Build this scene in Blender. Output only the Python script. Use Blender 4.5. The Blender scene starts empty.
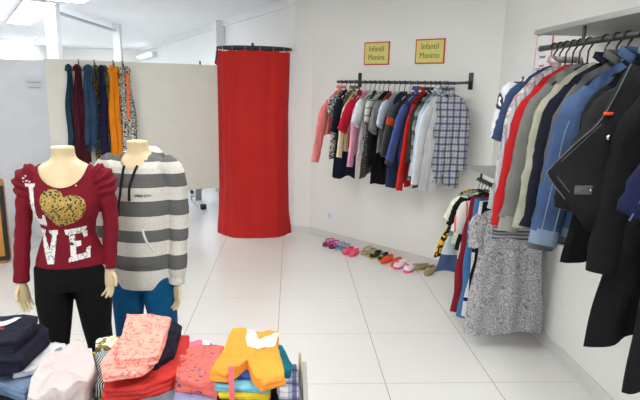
import bpy, bmesh, math, random
from mathutils import Vector, Matrix, noise
from mathutils.bvhtree import BVHTree
R = math.radians
random.seed(7)
scene = bpy.context.scene
C = scene.collection

# ---------------------------------------------------------------- camera
cam_d = bpy.data.cameras.new('camera')
cam = bpy.data.objects.new('camera', cam_d); C.objects.link(cam)
YAW, PIT, ROL, FPX = .05693, .20948, .022356, 529.3
cam_d.sensor_width = 36; cam_d.sensor_fit = 'HORIZONTAL'
cam_d.lens = 36 * FPX / 640
cam_d.clip_start = .05
F = Vector((math.sin(YAW)*math.cos(PIT), math.cos(YAW)*math.cos(PIT), -math.sin(PIT)))
r0 = Vector((math.cos(YAW), -math.sin(YAW), 0)); u0 = r0.cross(F)
cr = r0*math.cos(ROL) + u0*math.sin(ROL); cu = u0*math.cos(ROL) - r0*math.sin(ROL)
m = Matrix((cr, cu, -F)).transposed().to_4x4(); m.translation = (0, 0, 1.5717)
cam.matrix_world = m
scene.camera = cam

# ---------------------------------------------------------------- world, light, exposure
w = bpy.data.worlds.new('world'); scene.world = w; w.use_nodes = True
w.node_tree.nodes['Background'].inputs[0].default_value = (.86, .91, 1, 1)
w.node_tree.nodes['Background'].inputs[1].default_value = 1.0
scene.view_settings.view_transform = 'Standard'
scene.view_settings.look = 'None'
scene.view_settings.gamma = 1
scene.view_settings.use_curve_mapping = False
scene.view_settings.exposure = 0.47
CEIL_NEAR, CEIL_FAR = 17.0, 30.0       # emission strength of the ceiling fittings

# ---------------------------------------------------------------- materials
def s2l(c):
    return tuple(((x/255)/12.92 if x/255 <= .04045 else ((x/255+.055)/1.055)**2.4) for x in c)
MC = {}
class N:
    def __init__(s, name, rough=.8, spec=.3):
        s.m = bpy.data.materials.new(name); s.m.use_nodes = True
        s.nt = s.m.node_tree; s.b = s.nt.nodes['Principled BSDF']
        s.b.inputs['Roughness'].default_value = rough
        s.b.inputs['Specular IOR Level'].default_value = spec
    def n(s, t, **k):
        nd = s.nt.nodes.new(t)
        for a, b in k.items(): setattr(nd, a, b)
        return nd
    def l(s, a, b): s.nt.links.new(a, b)
    def coord(s, kind='Object'):
        return s.n('ShaderNodeTexCoord').outputs[kind]
    def math(s, op, a, b=None, c=None):
        nd = s.n('ShaderNodeMath', operation=op)
        for i, v in enumerate((a, b, c)):
            if v is None: continue
            if isinstance(v, (int, float)): nd.inputs[i].default_value = v
            else: s.l(v, nd.inputs[i])
        return nd.outputs[0]
    def mix(s, f, a, b):
        nd = s.n('ShaderNodeMix', data_type='RGBA')
        if isinstance(f, (int, float)): nd.inputs[0].default_value = f
        else: s.l(f, nd.inputs[0])
        for i, v in ((6, a), (7, b)):
            if isinstance(v, tuple): nd.inputs[i].default_value = (*s2l(v), 1)
            else: s.l(v, nd.inputs[i])
        return nd.outputs[2]
    def noise(s, scale, detail=3, vec=None, stretch=None):
        nd = s.n('ShaderNodeTexNoise'); nd.inputs['Scale'].default_value = scale; nd.inputs['Detail'].default_value = detail
        v = vec or s.coord()
        if stretch:
            mp = s.n('ShaderNodeMapping'); mp.inputs['Scale'].default_value = stretch; s.l(v, mp.inputs[0]); v = mp.outputs[0]
        s.l(v, nd.inputs['Vector']); return nd.outputs['Fac']
    def ramp(s, f, stops, interp='LINEAR'):
        nd = s.n('ShaderNodeValToRGB'); cr = nd.color_ramp; cr.interpolation = interp
        while len(cr.elements) < len(stops): cr.elements.new(.5)
        for e, (p, c) in zip(cr.elements, stops): e.position = p; e.color = (*s2l(c), 1)
        s.l(f, nd.inputs[0]); return nd.outputs[0]
    def bump(s, h, strength=.3, dist=.002):
        nd = s.n('ShaderNodeBump'); nd.inputs['Strength'].default_value = strength; nd.inputs['Distance'].default_value = dist
        s.l(h, nd.inputs['Height']); s.l(nd.outputs[0], s.b.inputs['Normal'])
    def base(s, c):
        if isinstance(c, tuple): s.b.inputs['Base Color'].default_value = (*s2l(c), 1)
        else: s.l(c, s.b.inputs['Base Color'])

def fabric(name, col, var=.12, rough=.9, weave=350, wear=None):
    """plain cloth: slight mottling and a fine weave"""
    if name in MC: return MC[name]
    a = N(name, rough, .2)
    lo = tuple(max(0, c*(1-var)) for c in col); hi = tuple(min(255, c*(1+var*.6)) for c in col)
    c = a.mix(a.noise(14, 4), lo, hi)
    if wear: c = a.mix(a.math('MULTIPLY', a.noise(7, 5), .75), c, wear)
    a.base(c); a.bump(a.math('ADD', a.noise(weave, 2), a.math('MULTIPLY', a.noise(11, 3, stretch=(1.6, 1.6, .7)), 7)), .45, .004)
    MC[name] = a.m; return a.m
def plain(name, col, rough=.5, metal=0, spec=.5):
    if name in MC: return MC[name]
    a = N(name, rough, spec); a.base(a.mix(a.noise(8, 3), tuple(c*.96 for c in col), tuple(min(255, c*1.02) for c in col)))
    a.b.inputs['Metallic'].default_value = metal
    MC[name] = a.m; return a.m
def glow(name, col, strength):
    if name in MC: return MC[name]
    a = N(name); a.base((240, 240, 240)); a.b.inputs['Emission Color'].default_value = (*s2l(col), 1)
    a.b.inputs['Emission Strength'].default_value = strength
    MC[name] = a.m; return a.m
def blotch(name, cols, scale=30, rough=.9, kind='noise', edges=None):
    """printed cloth: hard-edged blotches of several colours"""
    if name in MC: return MC[name]
    a = N(name, rough, .2)
    if kind == 'noise': f = a.noise(scale, 2)
    else:
        nd = a.n('ShaderNodeTexVoronoi'); nd.inputs['Scale'].default_value = scale; a.l(a.coord(), nd.inputs['Vector'])
        f = nd.outputs['Distance'] if kind == 'cell' else a.math('FRACT', a.math('MULTIPLY', nd.outputs['Color'], 1.0))
        if kind == 'cell': f = a.math('MULTIPLY', f, 1.0)
    n = len(cols)
    e = edges or [0] + [.36 + .28*(i)/(max(1, n-2)) for i in range(n-1)]
    a.base(a.ramp(f, list(zip(e, cols)), 'CONSTANT')); a.bump(a.noise(300, 2), .2, .0015)
    MC[name] = a.m; return a.m
def bands(name, axis, stops, scale=1.0, repeat=False, off=0., rough=.9):
    """woven bands across one object axis; stops in metres (or in a repeat)"""
    if name in MC: return MC[name]
    a = N(name, rough, .2); sp = a.n('ShaderNodeSeparateXYZ'); a.l(a.coord(), sp.inputs[0])
    v = a.math('MULTIPLY_ADD', sp.outputs[axis], scale, off)
    if repeat: v = a.math('FRACT', v)
    c = a.ramp(v, stops, 'CONSTANT')
    mm = a.n('ShaderNodeMix', data_type='RGBA', blend_type='MULTIPLY'); mm.inputs[0].default_value = 1
    a.l(c, mm.inputs[6]); a.l(a.ramp(a.noise(180, 3), [(.3, (225, 225, 225)), (.7, (255, 255, 255))]), mm.inputs[7])
    a.base(mm.outputs[2]); a.bump(a.noise(350, 2), .25, .0015)
    MC[name] = a.m; return a.m
def plaid(name, ground, dark, mid, px=.062, pz=.062, rough=.9, xa='X', za='Z'):
    if name in MC: return MC[name]
    a = N(name, rough, .2); sp = a.n('ShaderNodeSeparateXYZ'); a.l(a.coord(), sp.inputs[0])
    def stripe(o, period, lo, hi, off=0):
        f = a.math('FRACT', a.math('MULTIPLY_ADD', o, 1/period, off)); return a.math('MULTIPLY', a.math('GREATER_THAN', f, lo), a.math('LESS_THAN', f, hi))
    x, z = sp.outputs[xa], sp.outputs[za]
    c = ground
    for o, p in ((x, px), (z, pz)):
        c = a.mix(a.math('MULTIPLY', stripe(o, p, .0, .42), .55), c, mid)
    for o, p in ((x, px), (z, pz)):
        c = a.mix(a.math('MULTIPLY', stripe(o, p, .14, .28), .7), c, dark)
    for o, p in ((x, px), (z, pz)):
        c = a.mix(a.math('MULTIPLY', stripe(o, p, .68, .74), .5), c, dark)
    a.base(c); a.bump(a.noise(350, 2), .2, .0015)
    MC[name] = a.m; return a.m

# ---------------------------------------------------------------- mesh helpers
class MB:
    def __init__(s): s.v = []; s.f = []
    def add(s, vs, fs):
        o = len(s.v); s.v += [Vector(x) for x in vs]; s.f += [tuple(i+o for i in f) for f in fs]; return s
    def box(s, c, d, rz=0):
        cx, cy, cz = c; x, y, z = d[0]/2, d[1]/2, d[2]/2; cs, sn = math.cos(rz), math.sin(rz)
        vs = [(cx+a*cs-b*sn, cy+a*sn+b*cs, cz+e) for a in (-x, x) for b in (-y, y) for e in (-z, z)]
        return s.add(vs, [(0,1,3,2),(4,6,7,5),(0,4,5,1),(2,3,7,6),(0,2,6,4),(1,5,7,3)])
    def tube(s, path, rad, seg=10, flat=1., ref=(0,1,0), cap=True, wob=None):
        P = [Vector(p) for p in path]; n = len(P)
        if not isinstance(rad, (list, tuple)): rad = [rad]*n
        if not isinstance(flat, (list, tuple)): flat = [flat]*n
        ref = Vector(ref); vs = []; fs = []
        for i, p in enumerate(P):
            T = (P[min(i+1, n-1)] - P[max(i-1, 0)]).normalized()
            A = T.cross(ref)
            if A.length < 1e-4: A = T.cross(Vector((1, 0, 0)))
            A.normalize(); B = A.cross(T)
            for k in range(seg):
                t = 2*math.pi*k/seg; r = rad[i]
                if wob: r *= 1 + wob(i/(n-1), t)
                vs.append(p + A*(r*math.cos(t)) + B*(r*flat[i]*math.sin(t)))
        for i in range(n-1):
            for k in range(seg):
                a = i*seg+k; b = i*seg+(k+1) % seg; fs.append((a, b, b+seg, a+seg))
        if cap: fs.append(tuple(range(seg))[::-1]); fs.append(tuple(range((n-1)*seg, n*seg)))
        return s.add(vs, fs)
    def loft(s, secs, seg=48, cap=True, p=2.0):
        """secs: (z, half width, half depth, cx, cy)"""
        vs = []; fs = []; n = len(secs)
        for z, a, b, cx, cy in secs:
            for k in range(seg):
                t = 2*math.pi*k/seg; c, q = math.cos(t), math.sin(t)
                vs.append((cx + a*math.copysign(abs(c)**(2/p), c), cy + b*math.copysign(abs(q)**(2/p), q), z))
        for i in range(n-1):
            for k in range(seg):
                x = i*seg+k; y = i*seg+(k+1) % seg; fs.append((x, y, y+seg, x+seg))
        if cap: fs.append(tuple(range(seg))[::-1]); fs.append(tuple(range((n-1)*seg, n*seg)))
        return s.add(vs, fs)
    def grid(s, rows):
        n = len(rows); k = len(rows[0]); vs = [p for r in rows for p in r]
        return s.add(vs, [(i*k+j, i*k+j+1, (i+1)*k+j+1, (i+1)*k+j) for i in range(n-1) for j in range(k-1)])
    def prism(s, poly, z0, z1):
        n = len(poly); vs = [(x, y, z0) for x, y in poly] + [(x, y, z1) for x, y in poly]
        return s.add(vs, [tuple(range(n))[::-1], tuple(range(n, 2*n))] + [(i, (i+1) % n, (i+1) % n+n, i+n) for i in range(n)])
    def sphere(s, c, r, seg=12, sc=(1, 1, 1)):
        rows = []
        for i in range(seg//2+1):
            ph = math.pi*i/(seg//2)
            rows.append([(c[0]+r*sc[0]*math.sin(ph)*math.cos(2*math.pi*k/seg), c[1]+r*sc[1]*math.sin(ph)*math.sin(2*math.pi*k/seg), c[2]+r*sc[2]*math.cos(ph)) for k in range(seg+1)])
        return s.grid(rows)
    def build(s, name, mat, parent=None, weld=0.0004, bevel=0, smooth=True, ang=50):
        me = bpy.data.meshes.new(name); me.from_pydata([tuple(v) for v in s.v], [], s.f)
        bm = bmesh.new(); bm.from_mesh(me)
        if weld: bmesh.ops.remove_doubles(bm, verts=bm.verts, dist=weld)
        bmesh.ops.dissolve_degenerate(bm, dist=1e-6, edges=bm.edges)
        bmesh.ops.recalc_face_normals(bm, faces=bm.faces)
        if bevel: bmesh.ops.bevel(bm, geom=bm.edges, offset=bevel, segments=2, affect='EDGES', profile=.5)
        bm.to_mesh(me); bm.free()
        if smooth: me.polygons.foreach_set('use_smooth', [True]*len(me.polygons)); me.set_sharp_from_angle(angle=R(ang))
        o = bpy.data.objects.new(name, me); C.objects.link(o)
        if mat: me.materials.append(mat)
        if parent: o.parent = parent
        return o

def tag(o, label=None, cat=None, group=None, kind=None):
    for k, v in (('label', label), ('category', cat), ('group', group), ('kind', kind)):
        if v: o[k] = v
    return o
def thing(name, label, cat, loc=(0, 0, 0), rz=0, group=None):
    o = bpy.data.objects.new(name, None); C.objects.link(o); o.empty_display_size = .1
    o.location = loc; o.rotation_euler = (0, 0, rz); return tag(o, label, cat, group)
def struct(name, mb, mat, **k):
    return tag(mb.build(name, mat, **k), kind='structure')
def lerp(a, b, t): return a+(b-a)*t
def sst(x): x = max(0, min(1, x)); return x*x*(3-2*x)
def catmull(pts, n, closed=True):
    P = [Vector(p) for p in pts]; k = len(P); out = []
    segs = k if closed else k-1
    per = max(2, n//segs)
    for i in range(segs):
        g = lambda j: P[j % k] if closed else P[max(0, min(k-1, j))]
        a, b, c, d = g(i-1), g(i), g(i+1), g(i+2)
        for q in range(per):
            t = q/per
            out.append(.5*((2*b)+(c-a)*t+(2*a-5*b+4*c-d)*t*t+(3*b-a-3*c+d)*t**3))
    if not closed: out.append(P[-1])
    return out
def text(body, size, mat, parent, loc, rot, depth=.0008, align='CENTER', name='lettering', sx=1):
    cu_ = bpy.data.curves.new(name, 'FONT'); cu_.body = body; cu_.size = size; cu_.align_x = align; cu_.align_y = 'CENTER'; cu_.extrude = depth
    o = bpy.data.objects.new(name, cu_); C.objects.link(o); cu_.materials.append(mat); o.parent = parent
    o.location = loc; o.rotation_euler = rot; o.scale = (sx, 1, 1); return o

# ================================================================= THE SETTING
KD = Vector((.7071, -.7071)); K0 = Vector((.21, 5.59)); K1 = K0 + KD*2.0012   # kids' wall runs at 45 degrees
WD = Vector((-.407, .913)); W0 = Vector((.03, 5.64))                            # wall behind the booth, going deep
H = 2.46
def wall_mat():
    a = N('painted_wall', .55, .35); g = a.n('ShaderNodeNewGeometry').outputs['Position']
    a.base(a.mix(a.noise(2.5, 3, g), (229, 229, 225), (236, 236, 231)))
    a.bump(a.math('ADD', a.noise(9, 4, g), a.math('MULTIPLY', a.noise(60, 3, g), .25)), .35, .01); return a.m
WALL = wall_mat()
def tile_mat():
    a = N('floor_tiles', .22, .45); g = a.n('ShaderNodeNewGeometry').outputs['Position']
    sp = a.n('ShaderNodeSeparateXYZ'); a.l(g, sp.inputs[0])
    def line(o, off, wd):
        f = a.math('FRACT', a.math('MULTIPLY_ADD', o, 1/.6, off)); return a.math('LESS_THAN', f, wd/.6)
    lx = line(sp.outputs[0], (.6723+.0023)/.6+10, .0042); ly = line(sp.outputs[1], -(5.593-.6*9)/.6+.002+10, .0042)
    t = a.mix(a.noise(3, 4, g), (226, 224, 221), (233, 231, 228))
    c = a.mix(ly, a.mix(lx, t, (150, 138, 122)), (178, 174, 168)); a.base(c)
    a.l(a.math('MULTIPLY_ADD', a.math('MAXIMUM', lx, ly), .5, .2), a.b.inputs['Roughness'])
    return a.m
WHITE = plain('white_ceiling_paint', (232, 232, 231), .7)
BASEB = plain('baseboard_tile', (214, 213, 210), .3)

struct('floor', MB().box((-1.5, 6, -.05), (10, 20, .1)), tile_mat(), smooth=False)
struct('ceiling', MB().box((-1.5, 6, H+.05), (10, 20, .1)), WHITE, smooth=False)
def wallseg(name, a, b, thick=.12, z0=0, z1=H, mat=WALL, side=1):
    """room face runs from a to b; the thickness goes to the left of a->b times side"""
    a, b = Vector(a), Vector(b); d = (b-a).normalized(); n = Vector((-d.y, d.x))*side*thick
    return struct(name, MB().prism([tuple(a), tuple(b), tuple(b+n), tuple(a+n)], z0, z1), mat, smooth=False)
wallseg('wall_right', (1.625, -4), (1.625, 4.35), side=-1)
wallseg('wall_kids', (K0.x+.0, K0.y), (K1.x+.08, K1.y-.08), side=1)
# narrow pier between the kids' wall and the wall behind the booth
wallseg('wall_pier', (.03, 5.64), (.21, 5.59), side=1)
We = W0 + WD*10.2
wallseg('wall_booth', tuple(W0), tuple(We), side=-1)
wallseg('wall_far', (-6.3, 15), (-3.5, 15), side=1)
wallseg('wall_left', (-6.2, -4), (-6.2, 15), side=1)
# mouldings
def strip(name, a, b, t, z0, z1, mat, side):
    return wallseg(name, a, b, t, z0, z1, mat, side)
strip('baseboard_right', (1.6245, -3.9), (1.6245, 4.18), .012, 0, .083, BASEB, 1)
strip('baseboard_kids', tuple(K0+KD*.01), tuple(K1-KD*.01), .012, 0, .083, BASEB, -1)
strip('baseboard_pier', (.03, 5.6385), (.205, 5.589), .012, 0, .083, BASEB, -1)
strip('baseboard_booth', tuple(W0), tuple(We), .012, 0, .083, BASEB, 1)
strip('trim_1', tuple(W0), tuple(We), .03, H-.085, H-.001, WHITE, 1)
pc = W0+WD*2.47
struct('wall_pillar', MB().box((pc.x-.06, pc.y-.02, H/2), (.14, .12, H-.002), math.atan2(WD.y, WD.x)), WALL, smooth=False)
# columns and header of the shop's inner frame
for k, (x, y, s) in enumerate(((-2.79, 6.62, .13), (-2.72, 8.75, .11))):
    struct('wall_column_%d' % (k+1), MB().box((x, y, H/2), (s, s, H-.002)), WHITE, smooth=False)
struct('trim_2', MB().box((-2.745, 7.7, H-.10), (.05, 2.0, .03)), plain('grey_header', (176, 180, 184), .5), smooth=False)

# white partition at left and its little notice
struct('wall_partition', MB().box((-4.2, 5.42, .885), (4.0, .08, 1.77)), plain('white_partition', (232, 235, 241), .45), smooth=False)

# beige panel the scarves hang on, raised off the floor
PL = Vector((-2.16, 4.9)); PDv = Vector((1.44, .56)).normalized(); PN = Vector((PDv.y, -PDv.x)); PANG = math.atan2(PDv.y, PDv.x)
panel = thing('partition_panel', 'beige raised partition panel with scarves on it beside the red curtain', 'partition', (PL.x, PL.y, 0), PANG)
BEIGE = plain('beige_laminate', (212, 209, 200), .5)
MB().box((.76, .02, (1.765+.53)/2), (1.53, .04, 1.235)).build('board', BEIGE, panel, bevel=.002)
for x in (.28, .95):
    MB().box((x, .045, .28), (.04, .03, .56)).build('leg', plain('grey_steel', (150, 150, 150), .4), panel, bevel=.002)
MB().tube([(1.36, .02, 1.76), (1.36, .02, 1.80)], .008, 8).build('pin', plain('dark_metal', (40, 40, 42), .4), panel)

# ---------------------------------------------------------------- ceiling fittings
def ceiling_light(x, y, rz, L, Wd, st, col, label, z=H, nm='ceiling_light'):
    t = thing(nm, label, 'light', (x, y, z), rz, 'fluorescent ceiling fittings')
    MB().box((0, 0, -.012), (Wd+.03, L+.03, .02)).build('housing', WHITE, t, bevel=.002)
    MB().box((0, 0, -.026), (Wd, L, .012)).build('diffuser', glow('diffuser_%s_%.1f' % (nm, st), col, st), t, bevel=.002)
    return t
near_lbl = ['over the middle of the shop floor', 'nearest the adult clothes rack', 'over the folded clothes', 'behind the folded clothes', 'nearest the shop front', 'beside the shop front']
for (x, y), s in zip(((-.35, 3.2), (.55, 1.2), (-2.3, 2.6), (-1.2, .4), (.2, -1.6), (-2.6, -1.8)), near_lbl):
    ceiling_light(x, y, 0, 1.2, .3, CEIL_NEAR, (250, 252, 249), 'long white ceiling light '+s)
la = math.atan2(2.35, -1.38) - math.pi/2
ceiling_light(-3.52, 7.60, la, 2.7, .30, CEIL_FAR, (236, 244, 255), 'bright white ceiling light above the white partition')
ceiling_light(-5.5, 12.6, la, 1.6, .34, CEIL_FAR, (225, 238, 255), 'far white ceiling light in the back room')
ceiling_light(-2.3, 6.0, la, .6, .3, 14, (236, 244, 255), 'white ceiling light behind the beige panel')
wl = thing('wall_light', 'slim white tube light high on the far wall', 'light', (-3.42, 13.35, 2.22), math.atan2(WD.y, WD.x))
MB().box((0, .07, 0), (1.9, .09, .10)).build('housing', plain('light_housing', (235, 238, 240), .4), wl, bevel=.004)
MB().tube([(-.9, .14, 0), (.9, .14, 0)], .018, 10, ref=(0, 0, 1)).build('lamp_tube', glow('tube_glow', (230, 242, 255), 4), wl)

# ---------------------------------------------------------------- notices and socket
RED = plain('sign_red', (205, 70, 52), .5); YEL = plain('sign_yellow', (222, 213, 120), .5); INK = plain('sign_ink', (110, 112, 62), .6)
def on_kids_wall(s, off=.0): p = K0+KD*s + Vector((-.7071, -.7071))*off; return p
for (s, z, word, lab) in ((.808, 1.889, 'Menina', 'yellow sign with red border above the pink end of the kids rail'), (1.366, 1.893, 'Menino', 'yellow sign with red border above the plaid shirt end of the kids rail')):
    p = on_kids_wall(s, .004); t = thing('wall_sign', lab, 'sign', (p.x, p.y, z), R(-45), 'yellow signs above the kids rail')
    MB().box((0, 0, 0), (.285, .006, .206)).build('border', RED, t)
    MB().box((0, -.0036, 0), (.262, .002, .184)).build('card', YEL, t)
    text('Infantil', .072, INK, t, (0, -.0052, .04), (R(90), 0, 0), sx=.9); text(word, .072, INK, t, (0, -.0052, -.035), (R(90), 0, 0), sx=.9)
t = thing('wall_sign', 'white sheet with red border behind the adult rail end', 'sign', (1.621, 3.46, 1.80), R(-90))
MB().box((0, 0, 0), (.23, .004, .29)).build('border', plain('pale_red', (222, 96, 92), .5), t)
MB().box((0, -.003, 0), (.205, .002, .265)).build('card', plain('white_paper', (236, 236, 240), .5), t)
for k, (z, wd_, ink) in enumerate(((.05, .05, 'grey_ink'), (-.005, .08, 'grey_ink'), (-.06, .07, 'pink_ink'))):
    MB().box((0, -.0045, z), (wd_, .0006, .014)).build('printed_line', plain(ink, (120, 120, 128) if ink[0] == 'g' else (228, 110, 120), .6), t)
t = thing('door_notice', 'small grey printed notice on the white partition', 'sign', (-2.487, 5.3765, 1.535), 0)
MB().box((0, 0, 0), (.165, .002, .085)).build('paper', plain('notice_paper', (224, 226, 231), .5), t)
for z, wd_ in ((.024, .125), (0, .012), (-.024, .10)):
    MB().box((0, -.0014, z), (wd_, .0006, .009)).build('printed_line', plain('notice_ink', (165, 168, 174), .6), t)
p = on_kids_wall(.292, .0045); t = thing('wall_socket', 'white wall socket low on the wall above the pink sandals', 'socket', (p.x, p.y, .262), R(-45))
MB().box((0, 0, 0), (.072, .008, .115)).build('plate', plain('socket_white', (226, 232, 240), .3), t, bevel=.002)
MB().box((0, -.006, 0), (.03, .004, .04)).build('insert', plain('socket_grey', (200, 205, 212), .3), t)

# ---------------------------------------------------------------- fitting booth: rail and red curtain
DARK = plain('dark_metal', (40, 40, 42), .4)
BX, BY, BRX, BRY, BZ = -.385, 5.64, .375, .26, 1.945
def ell(a, k=1.0): return (BX+BRX*k*math.cos(a), BY+BRY*k*math.sin(a))
rail = thing('curtain_rail', 'black oval curtain rail of the fitting booth', 'curtain rail', (0, 0, 0))
MB().tube([(*ell(2*math.pi*k/64), BZ) for k in range(65)], .011, 8, ref=(0, 0, 1), cap=False).build('ring', DARK, rail)
MB().tube([(BX, BY-BRY, BZ-.04), (BX, BY-BRY, BZ+.035)], .014, 8).build('bracket', DARK, rail)
MB().tube([(BX-BRX, BY, BZ), (BX+.12, BY+.02, BZ), (.02, 5.72, BZ)], .009, 8, ref=(0, 0, 1)).build('cross_bar', DARK, rail)
MB().tube([(BX-BRX+.015, BY-.1, BZ), (BX-BRX, 5.47, 1.78)], .008, 8).build('support', DARK, rail)
cur = thing('curtain', 'plain bright red floor-length curtain of the fitting booth', 'curtain', (0, 0, 0))
rows = []
NV, NU = 60, 220
for j in range(NV+1):
    v = j/NV; row = []
    for i in range(NU+1):
        u = i/NU; a = math.pi*(1.02 + .96*u)
        ztop = BZ-.028-.012*abs(math.sin(u*math.pi*7))
        z = lerp(ztop, .012, v)
        k = 1.0 - .03*math.sin(math.pi*v) + .05*sst((v-.85)/.15)
        amp = lerp(.006, .012, v)*(1-.3*sst((v-.9)*10))
        rr = k + (.6*amp*math.sin(u*46+.8*math.sin(v*3)+3*noise.noise(Vector((u*4, v*2, 9)))) + .013*math.sin(u*17+2*v))/BRX + .012*noise.noise(Vector((u*6, v*5, 3)))/BRX
        x, y = ell(a, rr)
        row.append((x, y - .01*sst((v-.9)*10), z))
    rows.append(row)
def curtain_mat():
    a = N('red_curtain_cloth', .75, .25); a.base(a.mix(a.noise(5, 4), (176, 28, 24), (188, 38, 32))); a.bump(a.noise(260, 2), .2, .001); return a.m
cl = MB().grid(rows).build('cloth', curtain_mat(), cur, weld=0)
for k in range(8):
    u = (k+.5)/8; x, y = ell(math.pi*(1.02+.96*u), 1.0)
    MB().tube([(x+.0*math.cos(b), y+.016*math.cos(b), BZ-.008+.024*math.sin(b)) for b in [2*math.pi*q/14 for q in range(15)]], .0035, 6, ref=(1, 0, 0), cap=False).build('ring', plain('ring_steel', (170, 170, 172), .3, 1), cur)

# ================================================================= SCARVES
def scarf(s, wtop, wbot, zb, mat, label, fr=0, depth=.03, seed=0, ztop=1.70, lean=0, hookz=1.74, y0=.0):
    """a long scarf folded over its hook: two tails"""
    o = PL + PDv*s + PN*(depth+.004); t = thing('hanging_scarf', label, 'scarf', (o.x, o.y, 0), PANG, 'scarves hung on the beige panel')
    mb = MB()
    for tail in (0, 1):
        rows = []; zz = zb + tail*.06
        for j in range(41):
            v = j/40; w_ = lerp(wtop, wbot, sst(v*2.2)*.7+v*.3)*.5; row = []
            for i in range(17):
                q = i/16*2-1
                x = w_*q + lean*v + (tail-.5)*.02*v + .006*math.sin(v*9+seed)
                y = -(.010*math.sin(q*5.2+seed+v*2)+.006*math.sin(q*11+seed*2)) - (.012 if tail == 0 else -.008)*sst(v*6) 
                z = lerp(ztop - .035*(q*q), zz + .012*math.sin(q*4+seed), v)
                row.append((x, y-.004, z))
            rows.append(row)
        mb.grid(rows)
    # rounded fold over the hook
    mb.tube([(-.5*wtop*math.cos(a)*1.0, 0, ztop-.035+.05*math.sin(a)) for a in [math.pi*k/12 for k in range(13)]], .012, 8, ref=(0, 1, 0))
    b = mb.build('cloth', mat, t, weld=.0002, ang=80)
    md = b.modifiers.new('thick', 'SOLIDIFY'); md.thickness = .003; md.offset = 0
    if fr:
        fb = MB()
        for i in range(15):
            x = (i/14-.5)*wbot*.95 + lean; fb.tube([(x, -.015, zb+.02), (x+.003, -.012, zb-.03), (x-.004, -.01, zb-.07)], .0022, 5)
        fb.build('fringe', mat, t)
    return t
sc_spec = [
 (.185, .035, .085, .93, fabric('teal_wool', (34, 62, 76), .3, weave=120), 'dark teal fringed scarf, outermost on the panel by the maroon one', 1, .018, 1),
 (.255, .05, .125, .80, fabric('maroon_knit', (66, 20, 30), .2, weave=120), 'dark maroon scarf between the teal and slate blue scarves', 0, .055, 2),
 (.345, .07, .105, 1.02, fabric('slate_blue_knit', (44, 66, 92), .3, weave=120), 'slate blue shaggy scarf beside the maroon one', 1, .085, 3),
 (.405, .04, .07, .85, blotch('black_yellow_print', [(24, 22, 26), (150, 128, 40), (30, 28, 36), (104, 96, 48)], 40), 'black and yellow patterned scarf behind the slate blue one', 0, .03, 4),
 (.455, .045, .075, .88, fabric('navy_purple', (38, 34, 66), .25), 'dark navy purple scarf next to the orange one', 0, .06, 5),
 (.485, .035, .06, .82, blotch('olive_print', [(60, 70, 34), (158, 150, 50), (96, 104, 60), (40, 46, 30)], 35), 'thin olive and yellow scarf between navy and orange scarves', 0, .035, 6),
 (.548, .065, .095, .84, fabric('orange_cotton', (222, 132, 26), .12), 'plain bright orange scarf', 0, .08, 7),
 (.60, .04, .085, .90, blotch('green_white_print', [(226, 220, 200), (110, 128, 62), (214, 208, 190), (206, 120, 48), (70, 82, 50)], 22), 'white scarf printed green and orange beside the orange one', 0, .045, 8),
 (.665, .05, .125, .84, blotch('black_white_print', [(22, 22, 24), (232, 228, 222), (24, 24, 26), (228, 224, 218)], 60, edges=[0, .46, .52, .60]), 'black and white speckled scarf with a coral strip', 0, .07, 9),
]
for s, a, b, zb, mt, lab, fr, dp, sd in sc_spec:
    tt = scarf(s, a, b, zb, mt, lab, fr, dp, sd)
    if 'speckled' in lab:
        MB().grid([[(x+.006*math.sin(z*9), -.035, z) for x in (-.014, .012)] for z in [1.66-.02*k for k in range(22)]]).build('coral_strip', blotch('coral_print', [(214, 84, 40), (222, 112, 60), (96, 120, 60)], 25), tt)
for k, s in enumerate((.27, .40, .56, .64)):
    o = PL+PDv*s
    t = thing('panel_hook', 'black hook over the panel top holding the %s' % ['maroon and teal scarves', 'slate blue scarf', 'orange scarf', 'speckled scarf'][k], 'hook', (o.x, o.y, 0), PANG, 'hooks on the beige panel')
    MB().tube([(0, .045, 1.74), (0, .044, 1.772), (0, -.005, 1.772), (0, -.006, 1.70), (0, -.05, 1.695), (0, -.10, 1.705), (0, -.105, 1.735)], .004, 8, ref=(1, 0, 0)).build('wire', DARK, t)
    MB().sphere((0, -.105, 1.738), .008, 8).build('tip', DARK, t)

# ================================================================= GARMENTS ON HANGERS
HC = {}
def hanger(loc, rz, hw, mat, label, group, slope=.30, drop=.055, bar=False):
    t = thing('clothes_hanger', label, 'hanger', loc, rz, group)
    k = (round(hw, 3), mat.name, drop, bar)
    if k in HC:
        for n_, me in HC[k]:
            o = bpy.data.objects.new(n_, me); C.objects.link(o); o.parent = t
        return t
    r_ = .019; wk = .0028 if drop < .07 else .0042
    hk = [(0+r_*math.cos(a)-.0, 0, -.0035+r_*math.sin(a)) for a in [R(200-12*i) for i in range(19)]]
    hk += [(.006, 0, -.028), (0, 0, -.04), (0, 0, -drop-.012)]
    a = MB().tube(hk, wk, 6, cap=True).build('hook', mat if mat is BLK else plain('hook_wire', (120, 120, 122), .3, 1), t)
    pts = [(x*hw, 0, -drop-.018-abs(x)*hw*slope-.012*sst((abs(x)-.7)*3)) for x in [i/8-1 for i in range(17)]]
    b = MB().tube(pts, [.006+.004*(1-abs(i/8-1)) for i in range(17)], 8, flat=.7).build('shoulder_bar', mat, t)
    L_ = [('hook', a.data), ('shoulder_bar', b.data)]
    if bar:
        c = MB().tube([(-hw*.95, 0, -drop-.05-hw*slope), (hw*.95, 0, -drop-.05-hw*slope)], .004, 6).build('trouser_bar', mat, t); L_.append(('trouser_bar', c.data))
    HC[k] = L_
    return t

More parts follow.
